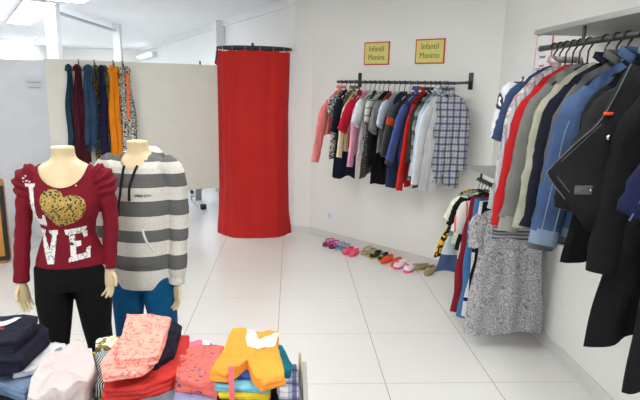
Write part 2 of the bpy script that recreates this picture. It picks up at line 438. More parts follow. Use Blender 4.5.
def garment(kind, label, cat, group, loc, rz, mat, hw=.2, L=.7, th=.03, sl=None, swing=(.04, .03), slr=(.062, .045), neck=.075, flare=1.0,
            fold=.008, seed=0, slope=.30, collar=None, cuff=None, hem=None, opening=None, hood=None, slmat=None, drop=.06, hemw=0., extra=None, sleeve_cut=0, tilt=0., buttons=None, open_front=0, slf=.52, lean=0., seams=None):
    """hw shoulder half width, L length below the rail, sl sleeve length, swing outward move of the cuffs (-x, +x)"""
    t = thing(kind, label, cat, loc, rz, group)
    t.rotation_euler = (0, tilt, rz)
    rnd = random.Random(seed*13+5); ph = [rnd.uniform(0, 6.3) for _ in range(6)]
    NS, NT = 36, 26
    def surf(s, tt, side):
        a = abs(s)
        k = max(0, 1-(a*hw/neck)**2) if a*hw < neck else 0
        zt = -drop - slope*max(0, a*hw-neck*.55) - .018*sst((a-.82)/.18)
        if k: zt -= (.055 if side < 0 else .012)*k**.7
        zb = -L - hemw*s + .010*math.sin(s*3.1+ph[0])*2 - .012*a
        z = lerp(zt, zb, tt)
        wd = hw*(1 - .07*sst(tt*3)*(1-sst((tt-.3)*2)) + (flare-1)*sst((tt-.08)*1.1))
        x = s*wd
        prof = .30+.70*sst(tt*3.2)
        y = side*th*prof*math.sqrt(max(0, 1-a**3.0))
        f = sst(tt*1.6)
        wv = fold*f*(math.sin(s*7.5+ph[1]+tt*1.2)+.6*math.sin(s*13+ph[2]-tt*2))*(1-a**4)
        wr = .8*fold*noise.noise(Vector((s*4+ph[3], tt*7, side+ph[4])))*(1-a**6)
        y += wv + wr*2.2*side
        if a*hw < neck and tt == 0: y += side*.014*k
        x += .006*noise.noise(Vector((ph[5], tt*5, s)))*sst(tt*3) - lean*tt
        return (x, y, z)
    body = MB()
    for side in (-1, 1):
        rows = []
        for j in range(NT+1):
            tt = (j/NT)
            row = []
            for i in range(NS+1):
                s = -1+2*i/NS
                x, y, z = surf(s, tt, side)
                if open_front and side < 0:
                    g = open_front*sst(tt*1.3+.1)
                    row.append((x + (g if s >= 0 else -g)*(1-abs(s)), y, z))
                else: row.append((x, y, z))
            rows.append(row)
        if open_front and side < 0:
            body.grid([r_[:NS//2] for r_ in rows]); body.grid([r_[NS//2+1:] for r_ in rows])
        else: body.grid(rows)
    body.build('body', mat, t, weld=.0006, ang=80)
    if sl:
        for sd in (-1, 1):
            sw = swing[0] if sd < 0 else swing[1]
            zs = -drop - slope*max(0, hw-neck*.55) - .012
            pts = []
            n = 15
            for i in range(n):
                q = i/(n-1)
                x = sd*(hw-.035 + .040*sst(q*3.5) + sw*q**1.0) - lean*q*.6
                z = lerp(zs-.012, zs-sl, q) + .0
                y = -.012*q - .010*math.sin(q*3+ph[1])
                pts.append((x, y, z))
            rr = [lerp(slr[0], slr[1], sst(i/(n-1)*1.1))*(.55 + .45*sst(i*.5)) for i in range(n)]
            fl = [lerp(min(.42, slf), slf, i/(n-1)) for i in range(n)]
            o = MB().tube(pts, rr, 14, flat=fl, wob=lambda q, a: .22*noise.noise(Vector((q*9+ph[2]+sd, math.cos(a)*1.5, math.sin(a)*1.5)))+.05*math.sin(q*30+math.cos(a)*2+ph[0])*sst(abs(q-.5)*3)).build('sleeve', slmat or mat, t, ang=80)
            if seams:
                MB().tube([(p[0]-sd*rr[i]*.25, p[1]-rr[i]*fl[i]*1.02, p[2]) for i, p in enumerate(pts)][2:], .0032, 5, flat=.6).build('seam', seams, t)
                MB().tube([(p[0]+sd*rr[i]*.55, p[1]-rr[i]*fl[i]*.86, p[2]) for i, p in enumerate(pts)][3:], .0026, 5, flat=.6).build('seam', seams, t)
            if cuff:
                cm, cl_ = cuff; e = Vector(pts[-1]); dn = (Vector(pts[-1])-Vector(pts[-3])).normalized()
                MB().tube([e-dn*cl_*.2, e+dn*cl_], slr[1]*.97, 14, flat=slf).build('cuff', cm, t)
            if slmat and isinstance(sleeve_cut, tuple):
                bm_, q0, q1 = sleeve_cut; k0, k1 = int(q0*(n-1)), int(q1*(n-1))+1
                MB().tube(pts[k0:k1], [r_*1.05 for r_ in rr[k0:k1]], 14, flat=[f*1.08 for f in fl[k0:k1]], cap=False).build('sleeve_band', bm_, t)
    if collar:
        cm, chh = collar; rows = []
        for j in range(3):
            row = []
            for i in range(25):
                a = R(-90+26) + (2*math.pi-2*R(26))*i/24
                k = 1+.22*j*(.5)
                row.append((neck*1.0*math.cos(a)*k, -.002+(.024+.004*j)*math.sin(a)*k, -drop-.002+chh*(.45 if j == 0 else (1.0 if j == 1 else .15)) - .04*max(0, -math.sin(a))**1.5))
            rows.append(row)
        b = MB().grid(rows).build('collar', cm, t, weld=0); md = b.modifiers.new('t', 'SOLIDIFY'); md.thickness = .004
    if hood:
        MB().tube([(neck*1.15*math.cos(a), .012+.035*math.sin(a), -drop-.02-.03*max(0, -math.sin(a))) for a in [R(-70+320*i/20) for i in range(21)]], [.012+.014*math.sin(math.pi*i/20) for i in range(21)], 10, ref=(0, 0, 1)).build('hood', hood, t)
    if hem:
        hm_, hh = hem; rows = []
        for side in (-1, 1):
            rr_ = []
            for j in range(3):
                tt = 1-hh/L*(1-j/2)
                rr_.append([(lambda p: (p[0]*1.005, p[1]+side*.0025, p[2]-.001*j))(surf(-1+2*i/NS, tt, side)) for i in range(NS+1)])
            rows.append(rr_)
        hb = MB(); hb.grid(rows[0]); hb.grid(rows[1]); hb.build('hem_band', hm_, t, weld=.003)
    def strip_on(x0, x1, t0, t1, off=.003, n=22):
        """a strip lying on the front between two s values"""
        return [[(lambda p: (p[0], p[1]-off, p[2]))(surf(lerp(x0, x1, q), max(.02, lerp(t0, t1, j/n)), -1)) for q in (0, .5, 1)] for j in range(n+1)]
    if opening and not open_front:
        om, wd = opening; MB().grid(strip_on(-wd, wd, .04, .995)).build('front_placket', om, t, weld=0)
    if buttons:
        for k in range(6):
            p = surf(0, .08+k*.16, -1); MB().sphere((p[0], p[1]-.006, p[2]), .006, 8, (1, .4, 1)).build('button', buttons, t)
    if extra: extra(t, surf, strip_on)
    return t

def trousers(kind, label, group, loc, rz, mat, hw=.15, L=.8, th=.022, seed=0, drop=.07, cat='trousers', band=None, lean=0.):
    t = thing(kind, label, cat, loc, rz, group); ph = seed*1.7
    mb = MB()
    secs = []
    mb.loft([(-drop-.02-.17*i/8, hw*(1+.10*i/8), th*(1+.3*i/8), 0, .004*math.sin(i)) for i in range(9)], 32, cap=False)
    mb.build('seat', mat, t)
    for sd in (-1, 1):
        pts = [(sd*(hw*.54+.008*math.sin(q*4+ph)) - lean*q, .008*math.sin(q*5+ph+sd), lerp(-drop-.15, -L, q)) for q in [i/14 for i in range(15)]]
        MB().tube(pts, [lerp(hw*.56, hw*.42, sst(i/14)) for i in range(15)], 16, flat=.30, wob=lambda q, a: .08*math.sin(q*14+a*2+ph)).build('leg', mat, t)
    MB().loft([(-drop-.025, hw*1.01, th*1.05, 0, 0), (-drop+.01, hw*1.0, th, 0, 0)], 32, cap=False).build('waistband', band or mat, t)
    return t

BLK = plain('black_plastic', (28, 28, 30), .35); CLR = plain('clear_plastic', (190, 192, 194), .25); WHP = plain('white_plastic', (225, 225, 225), .3)

# ---------------------------------------------------------------- kids' rail
KR0 = Vector((.43, 4.97)); KR1 = Vector((1.245, 4.16)); KRZ = 1.626
kr = thing('clothes_rail', 'black wall rail holding the childrens clothes under the yellow signs', 'rail', (0, 0, 0))
kd = (KR1-KR0).normalized(); e0 = KR0-kd*.012; e1 = KR1+kd*.03
MB().tube([(*e0, KRZ), (*e1, KRZ)], .0125, 12, ref=(0, 0, 1)).build('bar', DARK, kr)
for nm, P_ in (('l', KR0+kd*.03), ('r', KR1+kd*.02)):
    nrm = Vector((.7071, .7071)); wd_ = (Vector((K0.x, K0.y))-P_).dot(nrm)
    q = P_+nrm*(wd_-.004)
    MB().tube([(*P_, KRZ), (*(P_+nrm*(wd_-.006)), KRZ+.012)], .011, 8, ref=(0, 0, 1)).build('arm', DARK, kr)
    MB().box((q.x, q.y, KRZ+.022), (.04, .008, .135), R(-45)).build('wall_plate', DARK, kr, bevel=.003)

CORAL = fabric('coral_pink', (238, 132, 128)); KNAVY = fabric('ink_navy', (28, 32, 54)); OLIVE = blotch('olive_camo', [(100, 98, 74), (126, 122, 96), (76, 76, 58), (110, 106, 84)], 40)
CREAM = fabric('cream_knit', (224, 212, 172)); CRIM = fabric('crimson', (190, 28, 58)); LPINK = fabric('light_pink', (232, 160, 186))
KWHITE = fabric('kids_white', (222, 224, 228), .08); KBLACK = fabric('kids_black', (26, 26, 30), .3); RUST = fabric('rust_red', (182, 50, 36))
CHAR = fabric('charcoal', (70, 72, 74)); KDEN = fabric('kids_denim', (52, 70, 104), .3); PERI = fabric('periwinkle_blue', (72, 92, 150)); KRED = fabric('kids_red', (206, 42, 34))
DBRN = fabric('dark_brown_fleece', (58, 50, 46)); SKY = fabric('pale_sky', (182, 206, 228), .08); YELW = fabric('golden_yellow', (222, 176, 70)); BRO = fabric('orange_band', (226, 78, 40))
GREY = fabric('mid_grey', (128, 128, 126))
def patch(mat, s0, s1, t0, t1, nm='print'):
    def f(t, surf, strip):
        MB().grid([[(lambda p: (p[0], p[1]-.004, p[2]))(surf(lerp(s0, s1, q/6), lerp(t0, t1, j/6), -1)) for q in range(7)] for j in range(7)]).build(nm, mat, t, weld=0)
    return f
kg = 'childrens clothes on the wall rail'
kids = [
 # u, kind, label, cat, material, half width, length, sleeve, extras
 (.030, 'jacket', 'coral pink long-sleeved jacket at the far end of the kids rail', 'jacket', CORAL, dict(hw=.165, L=.48, sl=.54, swing=(.115, .02), slr=(.066, .048), collar=(CORAL, .03))),
 (.075, 'dress', 'white and black speckled dress beside the coral pink jacket', 'dress', blotch('white_black_fleck', [(216, 212, 206), (40, 40, 44), (214, 206, 200), (90, 60, 66)], 45), dict(hw=.14, L=.66, sl=.14, flare=1.1)),
 (.115, 'dress', 'long plain dark navy dress hanging lowest near the pink end', 'dress', KNAVY, dict(hw=.135, L=.86, sl=.3, flare=1.15, hemw=.03)),
 (.165, 'vest', 'olive camouflage sleeveless vest on the kids rail', 'vest', OLIVE, dict(hw=.15, L=.50, collar=(OLIVE, .03))),
 (.215, 'cardigan', 'cream knitted cardigan between olive vest and crimson shirt', 'cardigan', CREAM, dict(hw=.145, L=.58, sl=.50, swing=(.05, .02), slr=(.05, .036))),
 (.265, 'shirt', 'crimson short-sleeved kids shirt', 'shirt', CRIM, dict(hw=.155, L=.56, sl=.26, swing=(.07, .02), slr=(.07, .062))),
 (.315, 'sweatshirt', 'light pink long-sleeved sweatshirt beside the crimson shirt', 'sweatshirt', LPINK, dict(hw=.16, L=.62, sl=.56, swing=(.04, .02), slr=(.055, .040))),
 (.360, 'shirt', 'white kids shirt with a blue and red print', 'shirt', KWHITE, dict(hw=.155, L=.62, sl=.2, swing=(.05, .02), slr=(.066, .06), extra=patch(blotch('blue_red_print', [(40, 70, 150), (220, 220, 224), (196, 60, 80), (50, 60, 90)], 24), -.75, .3, .2, .75))),
 (.400, 'skirt', 'dark grey dotted skirt hanging low under the pink sweatshirt', 'skirt', blotch('dotted_grey', [(196, 190, 176), (74, 70, 64)], 42, kind='cell', edges=[0, .2]), dict(hw=.13, L=.79, flare=1.35)),
 (.440, 'shirt', 'pale mint and white striped kids shirt', 'shirt', bands('mint_stripe', 2, [(0, (226, 228, 216)), (.5, (120, 156, 140)), (.68, (226, 228, 216))], 16, True), dict(hw=.15, L=.6, sl=.18)),
 (.485, 'coat', 'long plain black coat in the middle of the kids rail', 'coat', KBLACK, dict(hw=.16, L=.86, sl=.52, swing=(.03, .02), slr=(.055, .042))),
 (.535, 'shirt', 'grey kids shirt with rust red shoulders', 'shirt', GREY, dict(hw=.16, L=.56, sl=.24, swing=(.07, .02), slr=(.066, .06), slmat=GREY, extra=patch(RUST, -1, .9, .0, .14, 'shoulder_panel'))),
 (.580, 'shirt', 'pale blue and white kids shirt with a dark print', 'shirt', fabric('ice_blue', (196, 208, 222), .08), dict(hw=.155, L=.60, sl=.2, swing=(.05, .02), extra=patch(blotch('dark_print', [(40, 44, 60), (200, 208, 220), (60, 66, 86)], 30), -.7, .4, .25, .6))),
 (.625, 'dress', 'dark blue denim kids dress hanging low behind the charcoal jacket', 'dress', KDEN, dict(hw=.145, L=.86, flare=1.1)),
 (.670, 'jacket', 'charcoal kids jacket with two orange bands on the sleeve', 'jacket', CHAR, dict(hw=.165, L=.55, sl=.42, swing=(.09, .02), slr=(.062, .055), slmat=CHAR, sleeve_cut=(BRO, .30, .48))),
 (.730, 'jacket', 'periwinkle blue jacket on the kids rail', 'jacket', PERI, dict(hw=.17, L=.62, sl=.45, swing=(.10, .02), slr=(.066, .054), collar=(PERI, .035), cuff=(CHAR, .03))),
 (.790, 'jacket', 'long bright red jacket beside the periwinkle blue one', 'jacket', KRED, dict(hw=.17, L=.80, sl=.68, swing=(.05, .02), slr=(.06, .046), collar=(KRED, .03))),
 (.835, 'jacket', 'dark brown fleece jacket with a yellow front edge', 'jacket', DBRN, dict(hw=.165, L=.62, sl=.46, swing=(.03, .02), collar=(DBRN, .03), opening=(YELW, .05))),
 (.872, 'sweatshirt', 'grey striped sweatshirt hanging below the brown fleece', 'sweatshirt', bands('grey_stripes', 2, [(0, (128, 128, 126)), (.4, (84, 84, 86)), (.7, (156, 156, 152))], 9, True), dict(hw=.16, L=.80, sl=.60, swing=(.02, .02))),
 (.908, 'shirt', 'pale sky blue long shirt next to the white one', 'shirt', SKY, dict(hw=.165, L=.80, sl=.56, swing=(.03, .02), collar=(SKY, .025))),
 (.943, 'shirt', 'plain white long shirt behind the plaid shirt', 'shirt', KWHITE, dict(hw=.17, L=.84, sl=.62, swing=(.03, .02), collar=(KWHITE, .025))),
]
for k, (u, kind, lab, cat, mt, kw) in enumerate(kids):
    p = KR0.lerp(KR1, u); rz = R(45 - (0 if u < .8 else (u-.8)/.2*16) + (k*37 % 7-3)*.35)
    kw.setdefault('th', .014); kw.setdefault('fold', .0045); kw.setdefault('slf', .34); kw.setdefault('neck', .052); kw.setdefault('slope', .60); kw.setdefault('lean', .045)
    kw['hw'] *= 1.08
    if 'swing' in kw: kw['swing'] = (kw['swing'][0]+.035, kw['swing'][1])
    garment(kind, lab, cat, kg, (p.x, p.y, KRZ), rz, mt, seed=k, **kw)
    hanger((p.x, p.y, KRZ), rz, kw['hw']*.90, [CLR, BLK, WHP][k % 3], 'hanger holding the '+lab.split(' at ')[0].split(' beside ')[0].split(' behind ')[0].split(' hanging ')[0].split(' next ')[0].split(' between ')[0].split(' in the ')[0].split(' on the kids')[0], 'hangers on the kids rail', slope=.56)
PLD = plaid('blue_plaid', (196, 194, 188), (34, 42, 76), (84, 106, 158), .054, .054)
p = KR0.lerp(KR1, .985)
garment('plaid_shirt', 'blue and white plaid shirt facing out at the near end of the kids rail', 'shirt', kg, (p.x-.022, p.y+.0, KRZ), R(3), PLD, hw=.158, L=.80, th=.026, sl=.54, swing=(.008, -.01), slr=(.058, .046), seed=44, slope=.52, collar=(PLD, .04), opening=(PLD, .06), buttons=plain('shirt_button', (220, 220, 214), .3), fold=.007, neck=.055)
hanger((p.x-.022, p.y+.0, KRZ), R(3), .14, CLR, 'hanger holding the blue and white plaid shirt', 'hangers on the kids rail', slope=.5)

# ---------------------------------------------------------------- adult rack on the right wall
SHELF = plain('grey_shelf', (150, 151, 148), .45)
def shelf(lab, x0, x1, y0, y1, z):
    t = thing('wall_shelf', lab, 'shelf', ((x0+x1)/2, (y0+y1)/2, z), 0)
    MB().box((0, 0, .012), (x1-x0, y1-y0, .024)).build('board', SHELF, t, bevel=.002)
    for yy in (-.3, .25) if y1-y0 > 1 else (0,):
        MB().box(((x1-x0)/2-.012, yy, -.06), (.02, .03, .12)).build('bracket', DARK, t, bevel=.002)
        MB().box((.02, yy, -.008), (x1-x0-.06, .025, .014)).build('bracket', DARK, t, bevel=.002)
    return t
shelf('long grey shelf above the adult clothes rail', 1.27, 1.623, .6, 2.84, 1.866)
shelf('short grey shelf above the lower rack of clothes', 1.265, 1.623, 3.02, 3.63, 1.035)
AX, AZ = 1.30, 1.795
ar = thing('clothes_rail', 'long grey rail under the shelf holding the adult clothes', 'rail', (0, 0, 0))
MB().tube([(AX, .62, AZ), (AX, 2.80, AZ)], .014, 12, ref=(0, 0, 1)).build('bar', plain('rail_steel', (74, 74, 68), .4, .4), ar)
for yy in (.8, 2.4): MB().tube([(AX, yy, AZ+.01), (AX, yy, 1.866)], .008, 8).build('hanging_bracket', DARK, ar)
MB().tube([(AX, 2.80, AZ), (AX, 2.815, AZ)], .016, 12, ref=(0, 0, 1)).build('end_cap', plain('cap_beige', (160, 152, 118), .5), ar)
LX, LZ = 1.32, .965
lr_ = thing('clothes_rail', 'black rail under the short shelf holding the lower clothes', 'rail', (0, 0, 0))
MB().tube([(LX, 3.0, LZ), (LX, 3.61, LZ)], .012, 12, ref=(0, 0, 1)).build('bar', DARK, lr_)
for yy in (3.06, 3.56): MB().tube([(LX, yy, LZ+.01), (LX, yy, 1.035)], .008, 8).build('hanging_bracket', DARK, lr_)

ABLK = fabric('jet_black', (17, 17, 19), .35); ABLK2 = fabric('washed_black', (24, 24, 27), .3, wear=(38, 37, 39)); ANAVY = fabric('midnight_navy', (22, 24, 38), .3)
DEN = fabric('blue_denim', (40, 60, 94), .35, wear=(86, 110, 146)); DENS = fabric('denim_seam', (120, 136, 158)); GDEN = fabric('washed_grey_denim', (70, 70, 72), .35, wear=(104, 104, 104))
SEAM = fabric('grey_seam', (88, 88, 90)); NDEN = fabric('indigo_denim', (20, 24, 56), .35); NSEAM = fabric('indigo_seam', (92, 100, 150))
LG = bands('grey_cardigan_knit', 0, [(0, (172, 172, 176)), (.5, (138, 138, 144)), (.72, (184, 184, 188))], 26, True)
KG2 = fabric('grey_marl', (112, 112, 108)); KGR = fabric('grey_rib', (140, 140, 132)); KHA = fabric('pale_khaki', (156, 154, 138), .2)
ARED = fabric('bright_red', (176, 30, 32)); SILK = blotch('white_black_silk', [(222, 222, 224), (208, 208, 212), (44, 44, 50), (226, 226, 228)], 11, .5, edges=[0, .40, .52, .60])
CHK = plaid('multi_check', (206, 204, 204), (198, 96, 84), (110, 130, 128), .05, .05)
STEEL = plain('button_steel', (200, 196, 186), .25, 1)
def denim_bits(seam, btn=True):
    def f(t, surf, strip):
        MB().grid(strip(-.05, .05, .05, .99)).build('front_placket', DEN if seam is DENS else ABLK2, t, weld=0)
        for s in (-.055, .055): MB().grid(strip(s-.008, s+.008, .05, .99, .0045)).build('seam', seam, t, weld=0)
        for sd in (-1, 1):
            MB().grid([[(lambda p: (p[0], p[1]-.0055, p[2]))(surf(sd*lerp(.25, .7, q/6), lerp(.28, .44 if abs(q-3) < 2 else .42, j/4), -1)) for q in range(7)] for j in range(5)]).build('pocket_flap', DEN if seam is DENS else ABLK2, t, weld=0)
            MB().grid([[(lambda p: (p[0], p[1]-.007, p[2]))(surf(sd*lerp(.25, .7, q/6), .43+.012*j, -1)) for q in range(7)] for j in range(2)]).build('seam', seam, t, weld=0)
            p = surf(sd*.47, .41, -1); MB().sphere((p[0], p[1]-.01, p[2]), .009, 8, (1, .5, 1)).build('button', STEEL, t)
    return f
def coat_bits(t, surf, strip):
    # wide front flap folded outwards over the sleeve, its pale seam, strap, button and small orange label
    fl = [(-.255, -.13), (-.326, -.298), (-.400, -.385), (-.456, -.458), (-.466, -.487), (-.41, -.562), (-.323, -.668), (-.22, -.685), (-.16, -.40), (-.18, -.15)]
    cx, cz = sum(p[0] for p in fl)/len(fl), sum(p[1] for p in fl)/len(fl); n = len(fl)
    yy = lambda x, z: -.085 + .35*(x+.16)**2 + .006*math.sin(z*24)
    rg = []
    for k in (0, .25, .5, .75, 1):
        row = []
        for i in range(n*3+1):
            a, b = fl[(i//3) % n], fl[(i//3+1) % n]; x = lerp(lerp(a[0], b[0], (i % 3)/3), cx, 1-k); z = lerp(lerp(a[1], b[1], (i % 3)/3), cz, 1-k); row.append((x, yy(x, z), z))
        rg.append(row)
    o = MB().grid(rg).build('front_flap', ABLK2, t); md = o.modifiers.new('t', 'SOLIDIFY'); md.thickness = .006
    ed = [(x, yy(x, z)-.004, z) for x, z in fl[:6]]
    MB().tube(catmull(ed, 30, closed=False), .0022, 6).build('seam', SEAM, o)
    MB().tube(catmull([(lerp(x, cx, .16), yy(x, z)-.002, lerp(z, cz, .16)) for x, z in fl[1:6]], 30, closed=False), .0018, 6).build('seam', SEAM, o)
    def bx(x0, z0, x1, z1, nm, m_, d=.004):
        MB().box(((x0+x1)/2, yy((x0+x1)/2, (z0+z1)/2)-d-.002, (z0+z1)/2), (abs(x1-x0), d, abs(z1-z0))).build(nm, m_, o, bevel=.001)
    bx(-.385, -.545, -.325, -.515, 'strap', SEAM); bx(-.325, -.288, -.297, -.279, 'label', plain('orange_label', (220, 70, 36), .5), .008)
    for x, z in ((-.378, -.53), (-.332, -.53)): MB().sphere((x, yy(x, z)-.009, z), .005, 8, (1, .5, 1)).build('stud', STEEL, o)
    MB().sphere((-.297, yy(-.297, -.358)-.006, -.358), .010, 10, (1, .5, 1)).build('button', STEEL, o)
def belt_bits(t, surf, strip):
    p = surf(-.45, .93, -1)
    MB().tube([(p[0], p[1]-.012, p[2]+.1), (p[0]+.004, p[1]-.014, p[2]-.0), (p[0]+.012, p[1]-.012, p[2]-.09)], [.012, .018, .012], 10, flat=.25).build('belt_end', fabric('grey_belt', (84, 84, 86)), t)
def wide_red(t, surf, strip): pass
ag = 'adult clothes on the wall rack'
adult = [
 (2.66, 'blouse', 'white and black silky blouse at the far end of the adult rack', 'blouse', SILK, dict(hw=.185, L=.48, sl=.28, swing=(.02, .02), slr=(.075, .065))),
 (2.60, 'denim_shirt', 'dark blue denim shirt peeking below the silky blouse', 'shirt', KDEN, dict(hw=.18, L=.54, sl=.29, swing=(.05, .02), slr=(.06, .05))),
 (2.54, 'checked_shirt', 'white shirt with red and green check on the adult rack', 'shirt', CHK, dict(hw=.20, L=.72, sl=.56, swing=(.045, .02), slr=(.066, .05), collar=(CHK, .035))),
 (2.475, 'cardigan', 'long light grey cardigan with a dark banded hem', 'cardigan', LG, dict(hw=.20, L=.94, sl=.60, swing=(.04, .02), slr=(.064, .05), flare=1.35, lean=.05, hem=(bands('grey_hem', 2, [(0, (172, 172, 176)), (.35, (70, 70, 76)), (.5, (150, 150, 156)), (.8, (70, 70, 76))], 28, True), .09))),
 (2.415, 'sweater', 'bright red sweater on the adult rack', 'sweater', ARED, dict(hw=.205, L=.82, sl=.66, swing=(.05, .02), slr=(.07, .05), flare=1.22, lean=.04)),
 (2.345, 'sweatshirt', 'grey marl sweatshirt with ribbed hem beside the red sweater', 'sweatshirt', KG2, dict(hw=.19, L=.84, sl=.62, swing=(.035, .02), slr=(.066, .052), flare=1.15, cuff=(KGR, .06), hem=(KGR, .07), lean=.04)),
 (2.22, 'tunic', 'pale khaki tunic between the grey and black clothes', 'tunic', KHA, dict(hw=.20, L=.66, sl=.62, swing=(.03, .02), slr=(.075, .06), lean=.02)),
 (2.14, 'blazer', 'dark navy blazer hanging behind the denim jackets', 'blazer', ANAVY, dict(hw=.20, L=.86, sl=.60, swing=(.02, .02), slr=(.07, .055), collar=(ANAVY, .03), flare=1.1, lean=.03)),
 (2.07, 'denim_jacket', 'washed grey denim jacket hanging behind the blue one', 'jacket', GDEN, dict(hw=.20, L=.84, sl=.64, swing=(.02, .02), slr=(.066, .055), collar=(GDEN, .035), hem=(SEAM, .03), cuff=(SEAM, .03), extra=denim_bits(SEAM), lean=.03, seams=SEAM)),
 (1.98, 'denim_jacket', 'blue denim jacket on the adult rack', 'jacket', DEN, dict(hw=.215, L=.76, sl=.56, swing=(.05, .02), slr=(.082, .062), th=.035, collar=(DEN, .04), cuff=(DENS, .05), hem=(DENS, .045), extra=denim_bits(DENS), lean=.03, seams=DENS)),
 (1.86, 'blazer', 'plain black blazer between the blue denim jacket and black coat', 'blazer', ABLK, dict(hw=.195, L=.82, sl=.42, swing=(.0, .01), slr=(.06, .05), collar=(fabric('washed_lapel', (120, 128, 138), .3), .05), flare=1.25, lean=.05)),
 (1.73, 'coat', 'washed black coat with slanted pocket flap and orange label', 'coat', ABLK2, dict(hw=.225, L=.72, sl=.42, swing=(.07, .01), slr=(.085, .085), th=.04, collar=(ABLK2, .05), extra=coat_bits, flare=1.05, lean=.03)),
 (1.60, 'coat', 'long jet black coat with a grey belt end', 'coat', ABLK, dict(hw=.215, L=.99, sl=.60, swing=(.02, .01), slr=(.07, .055), th=.04, flare=1.30, lean=.04, collar=(ABLK, .04), hemw=-.05, extra=belt_bits, fold=.014)),
 (1.47, 'dress', 'longest black dress nearest the camera on the adult rack', 'dress', fabric('soft_black', (20, 20, 22), .3), dict(hw=.20, L=1.07, sl=.3, swing=(.01, .01), th=.04, flare=1.3, fold=.014, hemw=-.05)),
 (1.36, 'denim_jacket', 'indigo denim jacket at the near end of the adult rack', 'jacket', NDEN, dict(hw=.22, L=.54, sl=.36, swing=(.10, .01), slr=(.085, .07), collar=(NDEN, .035), hem=(NSEAM, .006), seams=NSEAM)),
]
for k, (Y, kind, lab, cat, mt, kw) in enumerate(adult):
    kw.setdefault('th', .026); kw.setdefault('fold', .009); kw.setdefault('flare', 1.05); kw.setdefault('slope', .62); kw.setdefault('drop', .085)
    kw['hw'] *= .93; kw['swing'] = (kw['swing'][0]+.035, kw['swing'][1])
    rz = R((k*31 % 7-3)*1.0)
    garment(kind, lab, cat, ag, (AX, Y, AZ), rz, mt, seed=k+60, **kw)
    hanger((AX, Y, AZ), rz, kw['hw']*.93, BLK, 'black hanger holding the '+lab.split(' at ')[0].split(' with a ')[0].split(' hanging ')[0].split(' beside ')[0].split(' next ')[0].split(' nearest ')[0].split(' peeking ')[0].split(' between ')[0].split(' on the adult')[0], 'black hangers on the adult rack', drop=.080, slope=.58)

# ---------------------------------------------------------------- lower rack
lg_ = 'clothes on the lower rack'
def leaf_print(name, scale): return blotch(name, [(28, 26, 24), (226, 178, 44), (34, 30, 26), (226, 178, 44)], scale)
def floral():
    a = N('grey_floral_print', .9, .2)
    v1 = a.n('ShaderNodeTexVoronoi'); v1.inputs['Scale'].default_value = 26; a.l(a.coord(), v1.inputs['Vector'])
    nz = a.noise(34, 3)
    r1 = a.math('FRACT', a.math('MULTIPLY_ADD', v1.outputs['Distance'], 2.6, a.math('MULTIPLY', nz, 2.2)))
    a.base(a.ramp(r1, [(0, (190, 188, 188)), (.26, (150, 148, 151)), (.50, (112, 110, 116)), (.64, (178, 176, 177)), (.8, (156, 154, 157))], 'CONSTANT'))
    return a.m
lower = [
 (3.59, 'top', 'yellow and black patterned top at the far end of the lower rack', 'top', leaf_print('yellow_black_leaf', 26), dict(hw=.14, L=.56, flare=1.35, lean=.10)),
 (3.535, 'dress', 'pale landscape print dress with denim blue hem on the lower rack', 'dress', bands('landscape', 2, [(0, (70, 92, 130)), (.22, (196, 206, 210)), (.42, (110, 140, 124)), (.60, (214, 218, 216)), (.80, (180, 192, 190))], 1/.68, False, 1.0), dict(hw=.15, L=.66, flare=1.3, lean=.09)),
 (3.475, 'top', 'lime green and white top on the lower rack', 'top', blotch('lime_print', [(150, 196, 84), (222, 228, 206), (120, 170, 80)], 16), dict(hw=.15, L=.40, sl=.16, lean=.06, swing=(.05,.0))),
 (3.42, 'top', 'short black top hanging behind the coral striped one', 'top', ABLK, dict(hw=.15, L=.44, sl=.18, lean=.05, swing=(.05,.0))),
 (3.36, 'top', 'white top with coral stripes on the lower rack', 'top', bands('coral_stripes', 0, [(0, (228, 222, 218)), (.5, (226, 120, 96)), (.68, (228, 222, 218))], 14, True), dict(hw=.15, L=.50, sl=.20, lean=.05, swing=(.04,.0))),
]
for k, (Y, kind, lab, cat, mt, kw) in enumerate(lower):
    kw.setdefault('th', .02); kw.setdefault('fold', .006); kw.setdefault('neck', .05)
    garment(kind, lab, cat, lg_, (LX, Y, LZ), R(2*k-3), mt, seed=k+90, **kw)
    hanger((LX, Y, LZ), R(2*k-3), kw['hw']*.92, BLK, 'black hanger holding the '+lab.split(' at ')[0].split(' on ')[0].split(' hanging ')[0], 'black hangers on the lower rack')
for k, (Y, lab, mt, L_, hw_) in enumerate(((3.30, 'maroon trousers on the lower rack', fabric('maroon_twill', (132, 30, 44)), .86, .155), (3.235, 'blue trousers beside the maroon ones', fabric('mid_blue_twill', (70, 118, 168)), .87, .15),
                          (3.175, 'white trousers with navy bands beside the blue ones', bands('navy_bands', 2, [(0, (226, 226, 230)), (.62, (30, 34, 84)), (.78, (226, 226, 230))], 6, True), .84, .14), (3.12, 'black trousers behind the grey floral dress', ABLK, .74, .14))):
    trousers('hanging_trousers', lab, lg_, (LX, Y, LZ), 0, mt, hw=hw_, L=L_, seed=k, lean=.09-.015*k)
    hanger((LX, Y, LZ), 0, hw_*.9, BLK, 'black hanger holding the '+lab.split(' on ')[0].split(' beside ')[0].split(' behind ')[0], 'black hangers on the lower rack', bar=True)
FLO = floral()
garment('floral_dress', 'long grey and white floral dress at the near end of the lower rack', 'dress', lg_, (1.345, 3.03, LZ), R(-4), FLO, hw=.205, L=.87, th=.035, sl=.20, swing=(.01, .0), slr=(.055, .045), seed=120, flare=1.20, fold=.012, neck=.06)
hanger((1.345, 3.03, LZ), R(-4), .17, BLK, 'black hanger holding the grey and white floral dress', 'black hangers on the lower rack')

